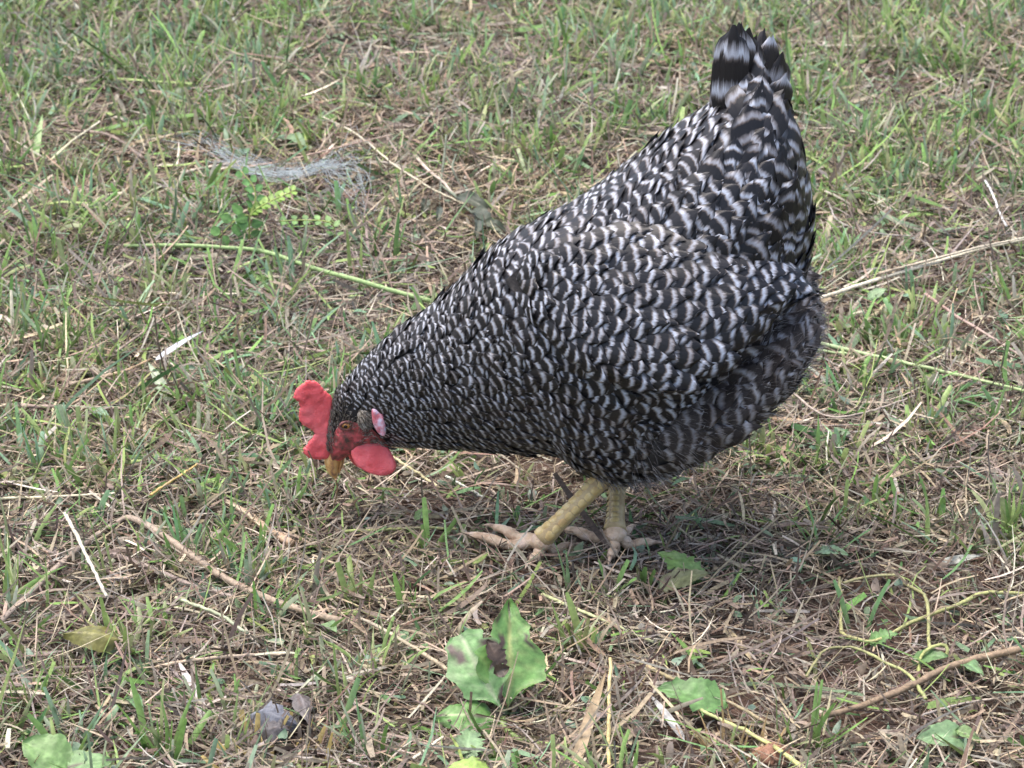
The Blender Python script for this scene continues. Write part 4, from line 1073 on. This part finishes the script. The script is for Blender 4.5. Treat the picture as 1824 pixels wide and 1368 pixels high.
# broad leaved weed in front of the feet
cw = g3(895, 1288, .004)
weed = empty('broad_leaf_weed', cw, 'wilting broad leaved weed with torn green leaves in the foreground', 'weed')
G1, G2 = (.155, .30, .085), (.125, .26, .065)
def wleaf(b, t, yb, yt, w, **k):
    V, F, C = leaf_arrays(atY(*b, cw[1] + yb), atY(*t, cw[1] + yt), w, **k); part('leaf', V, F, M_LEAF, weed, C)
wleaf((905, 1262), (906, 1068), .0, .055, .050, normal=(.15, -.75, .6), jag=.07, teeth=6, bend=.07, fold=.22, prof=[(0, .10), (.10, .35), (.18, .95), (.30, 1.08), (.42, .98), (.50, .84), (.57, .50), (.64, .62), (.72, .56), (.80, .36), (.90, .22), (1, .02)], colr=G1, rib=(.38, .42, .16), brown=.30, seed=3)
wleaf((893, 1262), (820, 1130), -.005, .04, .043, normal=(-.2, -.7, .7), jag=.07, teeth=5, bend=.10, fold=.16, prof=[(0, .12), (.12, .45), (.22, 1.0), (.36, .78), (.50, 1.05), (.64, 1.0), (.78, .68), (.9, .72), (1, .35)], colr=(.165, .31, .11), rib=(.36, .43, .25), brown=.24, seed=8)
wleaf((898, 1288), (772, 1278), -.008, -.012, .030, normal=(-.1, -.45, .9), jag=.10, teeth=6, bend=.14, fold=-.18, shape=.7, colr=G2, rib=(.34, .42, .2), brown=.22, seed=12)
V, F, C = leaf_arrays(atY(893, 1200, cw[1] + .008), atY(866, 1140, cw[1] + .022), .015, (.5, -.7, .5), .22, 3, .1, .3, .9, (.085, .058, .042), (.10, .07, .05), 0, 21); part('withered_lobe', V, F, M_LEAF, weed, C)
V, F, C = leaf_arrays(atY(878, 1200, cw[1] + .002), atY(908, 1188, cw[1] + .004), .010, (.1, -.8, .5), .05, 3, .2, .6, .8, (.085, .062, .045), (.09, .07, .05), 0, 22); part('withered_lobe', V, F, M_LEAF, weed, C)
V, F, C = leaf_arrays(g3(905, 1285, .004), g3(912, 1240, .012), .012, (.6, -.6, .5), .1, 4, .1, .3, .8, (.09, .10, .05), (.12, .1, .06), 0, 24); part('withered_lobe', V, F, M_LEAF, weed, C)
P = px_path([(896, 1280, .010), (900, 1298, .008), (930, 1318, .006), (985, 1327), (1055, 1326)], 24, .005)
V, T3 = tube_mesh_arrays(P, np.linspace(.0026, .0016, 24), sides=8); part('stem', V, T3, M_STEM, weed, np.tile((.30, .40, .13), (len(V), 1)))

def ground_leaf(name, b, t, w, label, colr=G1, brown=.22, hb=.006, ht=.012, category='leaf', jag=.08, shape=.6, normal=(0, -.35, .94), fold=.12, bend=.10, lobes=0.0, seed=None, teeth=6):
    pb, pt = g3(*b, hb + .003), g3(*t, ht + .006); w = w * .9; colr = tuple(np.array(colr) * np.array((.88, .90, .72)))
    for f in (0, .5, 1): CLEAR.append((b[0] * (1 - f) + t[0] * f, b[1] * (1 - f) + t[1] * f, 22, 28))
    V, F, C = leaf_arrays(pb, pt, w, normal, jag, teeth, bend, fold, shape, colr, tuple(min(1, x * 1.35) for x in colr), brown, seed or int(b[0]), lobes=lobes)
    o = thing_mesh(name, mesh_np(name, V - pb, F, M_LEAF, C), label, category); o.location = pb
TEAL = (.145, .275, .105)
ground_leaf('fallen_leaf', (1740, 1322), (1630, 1318), .030, 'smooth rounded green leaf lying at the lower right', (.22, .34, .20), ht=.014, jag=.03, shape=.7)
ground_leaf('fallen_leaf', (1700, 1300), (1745, 1325), .012, 'narrow folded green leaf lying against the rounded leaf', (.22, .32, .15), hb=.016, ht=.008, jag=.02, fold=.5)
ground_leaf('fallen_leaf', (1252, 1040), (1170, 985), .026, 'jagged green leaf lying right of the toes of the hen', (.16, .26, .10), jag=.2, ht=.02)
ground_leaf('withered_leaf', (1170, 1050), (1262, 1022), .022, 'dull withered leaf beneath the jagged green leaf', (.20, .21, .13), .25, jag=.15)
ground_leaf('fallen_leaf', (1300, 1262), (1168, 1228), .034, 'torn blue green leaf lying in the lower middle right', TEAL, .08, jag=.16)
ground_leaf('fallen_leaf', (1452, 983), (1512, 990), .014, 'small flat blue green leaf right of the feet', (.24, .36, .25), jag=.08)
ground_leaf('fallen_leaf', (130, 1380), (40, 1322), .040, 'large green leaf at the lower left corner', (.19, .31, .13), .06, ht=.02, jag=.06, shape=.8)
ground_leaf('fallen_leaf', (90, 1378), (205, 1358), .026, 'green leaf lying beside the large leaf at the lower left corner', (.20, .33, .16), ht=.008, jag=.08)
ground_leaf('withered_leaf', (215, 1140), (112, 1128), .028, 'olive withered leaf folded in the left grass', (.19, .175, .06), .15, ht=.02, hb=.02, fold=-.4, jag=.05)
ground_leaf('fallen_leaf', (830, 1355), (838, 1300), .024, 'torn blue green leaf just below the broad leaved weed', (.22, .33, .20), .05, jag=.3, lobes=.12)
ground_leaf('fallen_leaf', (880, 1375), (790, 1372), .026, 'bright yellow green leaf at the bottom edge under the weed', (.30, .42, .12), ht=.02, hb=.02, fold=-.2, jag=.05)
ground_leaf('fallen_leaf', (1545, 1145), (1600, 1130), .016, 'small torn blue green leaf inside the wide tendril sweep', TEAL, .05, jag=.25)
ground_leaf('fallen_leaf', (1622, 1178), (1690, 1170), .018, 'dark green leaf under the curled tendril loop', (.14, .24, .11), jag=.05)
ground_leaf('fallen_leaf', (1700, 1178), (1752, 1205), .016, 'green leaf lying against the brown woody twig', (.16, .27, .14), jag=.08)
ground_leaf('fallen_leaf', (1545, 535), (1580, 515), .014, 'small rounded green leaf in the straw right of the hen', (.22, .33, .20), jag=.05)
ground_leaf('fallen_leaf', (1582, 405), (1555, 385), .016, 'rounded grey green leaf above the long pale straw', (.20, .29, .17), jag=.05)
ground_leaf('fallen_leaf', (505, 245), (545, 262), .022, 'pale blue green leaf hidden behind the fibre tuft', (.20, .28, .17), jag=.06)
ground_leaf('fallen_leaf', (735, 925), (770, 912), .014, 'small clover like leaf left of the toes', (.16, .26, .10), jag=.1)
ground_leaf('fallen_leaf', (230, 1240), (256, 1275), .012, 'small dark green leaf in the lower left straw', (.14, .24, .13), jag=.03)
ground_leaf('fallen_leaf', (160, 735), (195, 742), .012, 'small blue green leaf scrap at the left under the flat stalk', (.24, .35, .26), jag=.1)
ground_leaf('fallen_leaf', (1605, 765), (1575, 745), .012, 'small pale leaf scrap lying on the flat dead stem', (.26, .36, .27), jag=.1)
ground_leaf('fallen_leaf', (575, 1112), (600, 1128), .013, 'small oval leaf scrap in the middle left foreground', (.20, .3, .17), jag=.05)
# crumpled grey dead leaf
cg = g3(490, 1300, .003)
crum = empty('crumpled_leaf', cg, 'crumpled silvery grey dead leaf in the lower left', 'dead leaf')
for k, (b, t, w, c) in enumerate([((440, 1275), (528, 1290), .024, (.135, .14, .16)), ((450, 1308), (515, 1300), .022, (.10, .09, .088)), ((520, 1245), (550, 1285), .016, (.12, .105, .10))]):
    V, F, C = leaf_arrays(g3(*b, .012 - .003 * k), g3(*t, .016), w, (.1 * k, -.5, .8), .18, 5, .22, -.5, .8, c, tuple(x * 1.3 for x in c), .12, 40 + k, wave=.12); part('leaf_fold', V, F, M_STEM, crum, C)

# vine with feathery leaves
vb = g3(220, 438, .01)
vine = empty('vine', vb, 'green vine stem with small paired leaflets left of the hen', 'vine')
P = px_path([(222, 438, .014), (320, 437, .019), (400, 441, .021), (470, 448, .022), (560, 478, .022), (640, 500, .022), (700, 518, .020), (770, 537, .016)], 40)
V, T3 = tube_mesh_arrays(P, np.linspace(.0019, .0024, 40), sides=8, wob=.08); part('stem', V, T3, M_STEM, vine, np.tile((.27, .38, .15), (len(V), 1)))
def pinnate(pts, pairs, size, c, tilt=(0, -.5, .8)):
    size = size * 1.25
    P = crom(np.array(pts), 20); lf = empty('compound_leaf', tuple(P[0] - vb)); lf.parent = vine
    V, T3 = tube_mesh_arrays(P, np.linspace(.0009, .0005, 20), sides=6); part('stalk', V, T3, M_STEM, lf, np.tile((.36, .42, .12), (len(V), 1)))
    for i in range(pairs):
        k = int(3 + i * 15 / max(1, pairs - 1)); d = P[min(19, k + 1)] - P[k - 1]; d /= np.linalg.norm(d)
        nn = np.array(tilt, float); S1 = np.cross(nn, d); S1 /= np.linalg.norm(S1)
        for sg in (1, -1):
            b = P[k] + S1 * sg * .0006; t = b + (S1 * sg * .92 + d * .38) * size * (1 - .35 * abs(i / max(1, pairs - 1) - .4))
            V, F, C = leaf_arrays(b, t, size * .62, tilt, 0, 3, .03, .10, .8, np.array(c) * rng.uniform(.85, 1.15), tuple(np.array(c) * 1.25), 0, i, 9, 5, 0); part('leaflet', V, F, M_LEAF, lf, C)
yv = g3(443, 445, .0)[1]
def vp(px, py, dy): return atY(px, py, yv + dy)
pinnate([vp(443, 445, 0), vp(444, 412, 0), vp(443, 384, .0), vp(420, 392, -.005), vp(388, 424, -.012)], 6, .013, (.13, .26, .07), (.35, -.75, .5))
pinnate([vp(446, 386, 0), vp(452, 376, 0), vp(474, 362, .002), vp(500, 350, .003), vp(526, 338, .004)], 10, .008, (.20, .32, .06), (.1, -.3, .95))
pinnate([vp(446, 384, 0), vp(455, 355, .005), vp(450, 330, .01), vp(430, 306, .016)], 5, .010, (.15, .30, .09), (.6, -.5, .6))
pinnate([vp(590, 482, 0), vp(596, 430, 0), vp(590, 398, 0), vp(545, 392, -.004), vp(497, 394, -.008)], 9, .008, (.16, .29, .08), (0, -.25, .97))
pinnate([vp(588, 476, -.01), vp(596, 496, -.014), vp(606, 528, -.022), vp(616, 562, -.03)], 7, .010, (.15, .28, .12), (.3, -.8, .5))
pinnate([vp(566, 478, -.01), vp(574, 494, -.012), vp(582, 520, -.018), vp(584, 545, -.022)], 4, .012, (.16, .30, .08), (-.3, -.8, .5))
pinnate([vp(452, 446, 0), vp(455, 462, -.004), vp(456, 480, -.01), vp(458, 495, -.014)], 3, .010, (.22, .36, .10), (.2, -.8, .5))
pinnate([vp(722, 524, 0), vp(724, 540, -.005), vp(726, 556, -.01), vp(728, 570, -.013)], 3, .010, (.15, .28, .09), (.2, -.8, .5))

# pale fibre tuft
cf = g3(520, 305, .004); q = np.random.default_rng(77)
spine = np.array([(300, 242), (350, 250), (400, 275), (450, 297), (510, 308), (560, 298), (600, 282), (630, 275), (648, 300), (655, 322)], float)
parts = []
for k in range(95):
    a = q.uniform(0, 6); b = min(9, a + q.uniform(2, 5)); m = 14
    f = np.linspace(a, b, m); pp = crom(spine, 200)[np.clip((f / 9 * 199).astype(int), 0, 199)]
    spread = np.interp(f, [0, 2, 4, 5.5, 7, 9], [40, 30, 12, 16, 48, 60])
    off = q.normal(0, 1, 2) * .8; wv = q.normal(0, 1, 2); ph = q.uniform(0, 6)
    pp = pp + np.stack([np.sin(f * 1.7 + ph) * wv[0] * spread * .35, off[1] * spread * .55 + np.sin(f * 2.3 + ph) * wv[1] * spread * .3 + np.where((f > 5.5), spread * .8 * abs(off[0]), 0)], -1)
    hh = .016 + q.uniform(-.006, .010) + .004 * np.sin(f + ph)
    P = np.array([g3(x, y, z) for (x, y), z in zip(pp, hh)]); parts.append(tube_mesh_arrays(P, .00020, sides=3))
V, F = join(parts)
thing_mesh('fibre_tuft', mesh_np('fibre_tuft', V - cf, F, M_FIBRE, np.tile((.44, .50, .51), (len(V), 1))), 'pale grey tangle of loose fibres lying on the grass at upper left', 'fibre tuft').location = cf

# dark wilted weed behind the hen's back
cd = g3(850, 400, .004)
dw = empty('wilted_weed', cd, 'dark shrivelled weed with drooping leaves behind the back of the hen', 'weed')
DK = (.075, .085, .055)
for pts, r in (([(795, 240, .05), (790, 290, .03), (785, 330, .015), (782, 402, .008)], .0012), ([(785, 330, .015), (812, 350, .018), (840, 378, .016), (905, 425, .012)], .0016), ([(812, 275, .04), (806, 300, .035), (820, 330, .02)], .0010)):
    P = px_path(pts, 18); V, T3 = tube_mesh_arrays(P, np.linspace(r, r * .8, 18), sides=6, wob=.2); part('stem', V, T3, M_STEM, dw, np.tile((.17, .19, .13), (len(V), 1)))
for k, (b, t, w) in enumerate([((812, 350), (885, 388), .014), ((840, 375), (880, 412), .014), ((860, 395), (905, 418), .012), ((782, 370), (776, 402), .007), ((760, 355), (750, 382), .010), ((700, 378), (680, 385), .008), ((850, 392), (846, 430), .009)]):
    V, F, C = leaf_arrays(g3(*b, .018), g3(*t, .010), w, (.2, -.7, .6), .12, 4, .15, .5, .8, tuple(np.array(DK) * (1 + .25 * (k % 3))), DK, 0, 60 + k, wave=.12); part('leaf', V, F, M_LEAF, dw, C)

# clods of red soil
def clod(px, py, r, label, c):
    p = g3(px, py, 0); V, Fq = ball((0, 0, r * .35), r, r * .8, r * .7, 26, 16)
    n_ = (vnoise(V[:, 0] / r * 2 + px, V[:, 1] / r * 2 + V[:, 2] / r * 1.7, 5) - .5) * .6 + (vnoise(V[:, 0] / r * 5, V[:, 2] / r * 5 + py, 6) - .5) * .35
    V = V * (1 + n_)[:, None]
    o = thing_mesh('soil_clod', mesh_np('soil_clod', V, Fq, M_CLOD), label, 'clod'); o.location = p
M_CLOD = skin_mat('clod', (.20, .10, .065), (.28, .15, .095), (.38, .21, .14), 160, .95, 1.0, 420, 0)
clod(1372, 1358, .014, 'orange brown clod of soil at the bottom edge', None)
clod(1062, 1075, .006, 'small red soil crumb right of the broad leaf tip', None)
clod(1092, 1082, .007, 'larger red soil crumb on bare earth below the far foot', None)

# grass tufts that stand out
TUF = [(225, 1165, .05, 10, .012, 'tall green cut grass tuft standing in the lower left'), (640, 1085, .048, 7, .007, 'bright green tuft standing alone in front of the beak'), (765, 985, .042, 6, .006, 'slim green tuft left of the toes of the hen'),
       (1090, 1060, .032, 5, .005, 'yellow green short tuft below the far foot'), (1145, 1050, .026, 9, .005, 'short upright tuft beside the jagged green leaf'), (1030, 1165, .040, 14, .012, 'fine dense tuft right of the broad leaf tip'),
       (300, 1350, .055, 18, .016, 'thick grass tuft at the bottom edge in the lower left'), (1790, 965, .055, 12, .012, 'coarse tuft standing at the right edge level with the feet'), (1500, 840, .050, 8, .010, 'long bladed tuft below the flat dead stem'),
       (95, 720, .045, 9, .008, 'green tuft standing above the level straw at the left edge'), (470, 745, .05, 8, .008, 'upright green tuft left of the comb'), (355, 800, .05, 7, .008, 'green tuft between the white awn and the comb'),
       (1655, 620, .045, 8, .010, 'green tuft standing behind the long green stalk'), (1395, 600, .0, 0, 0, '')]
for px, py, h, nb, spr, lab in TUF:
    if not nb: continue
    p = g3(px, py, 0)
    V, F, C = tuft_arrays(np.array([p[0]]), np.array([p[1]]), nb, h * .95, h * 1.1, spr, .0035, .0060, .6, [GREENS[1], GREENS[3], GREENS[6]], .28)
    thing_mesh('grass_tuft', mesh_np('grass_tuft', V - p, F, M_GRASS, C), lab, 'grass tuft', 'grass tufts that stand out of the lawn').location = p
p = g3(500, 1368, 0)  # warm low sunlight is painted into the orange of this tuft
V, F, C = tuft_arrays(np.array([p[0]]), np.array([p[1]]), 46, .03, .035, .045, .0025, .0045, .6, [(.56, .42, .16)], .5); thing_mesh('grass_tuft', mesh_np('grass_tuft', V - p, F, M_GRASS, C), 'tuft coloured orange as if sunlit at the bottom edge left of centre', 'grass tuft', 'orange tufts with sunlight in their colour along the bottom edge').location = p
p = g3(1310, 1350, 0)  # dry stubble, its orange raised to carry warm sunlight too
V, F, C = tuft_arrays(np.array([p[0]]), np.array([p[1]]), 40, .03, .04, .026, .0015, .003, .3, [(.50, .34, .16)], .5); thing_mesh('grass_tuft', mesh_np('grass_tuft', V - p, F, M_GRASS, C), 'dry orange tuft with warm sunlight in its colour beside the orange clod', 'grass tuft', 'orange tufts with sunlight in their colour along the bottom edge').location = p

# ------------------------------------------------------------------ the lawn itself: clippings, grass and scraps
for a_ in ((443, 400, 75, 55), (520, 370, 60, 50), (590, 440, 40, 60), (600, 530, 45, 55), (430, 330, 40, 40), (450, 470, 30, 40), (560, 400, 50, 40), (300, 445, 90, 26), (680, 520, 90, 30),
           (330, 265, 60, 26), (420, 290, 60, 26), (520, 312, 60, 26), (610, 300, 60, 40), (840, 390, 80, 50), (790, 300, 30, 60), (490, 1290, 75, 50), (870, 1200, 110, 110), (860, 1290, 120, 45), (980, 1325, 80, 25),
           (600, 870, 60, 40)):
    CLEAR.append(a_)
make_thatch('dry_grass_clippings', 98000, 24000, 'brown and tan mown grass clippings matted over the soil')
make_grass()
make_scraps()
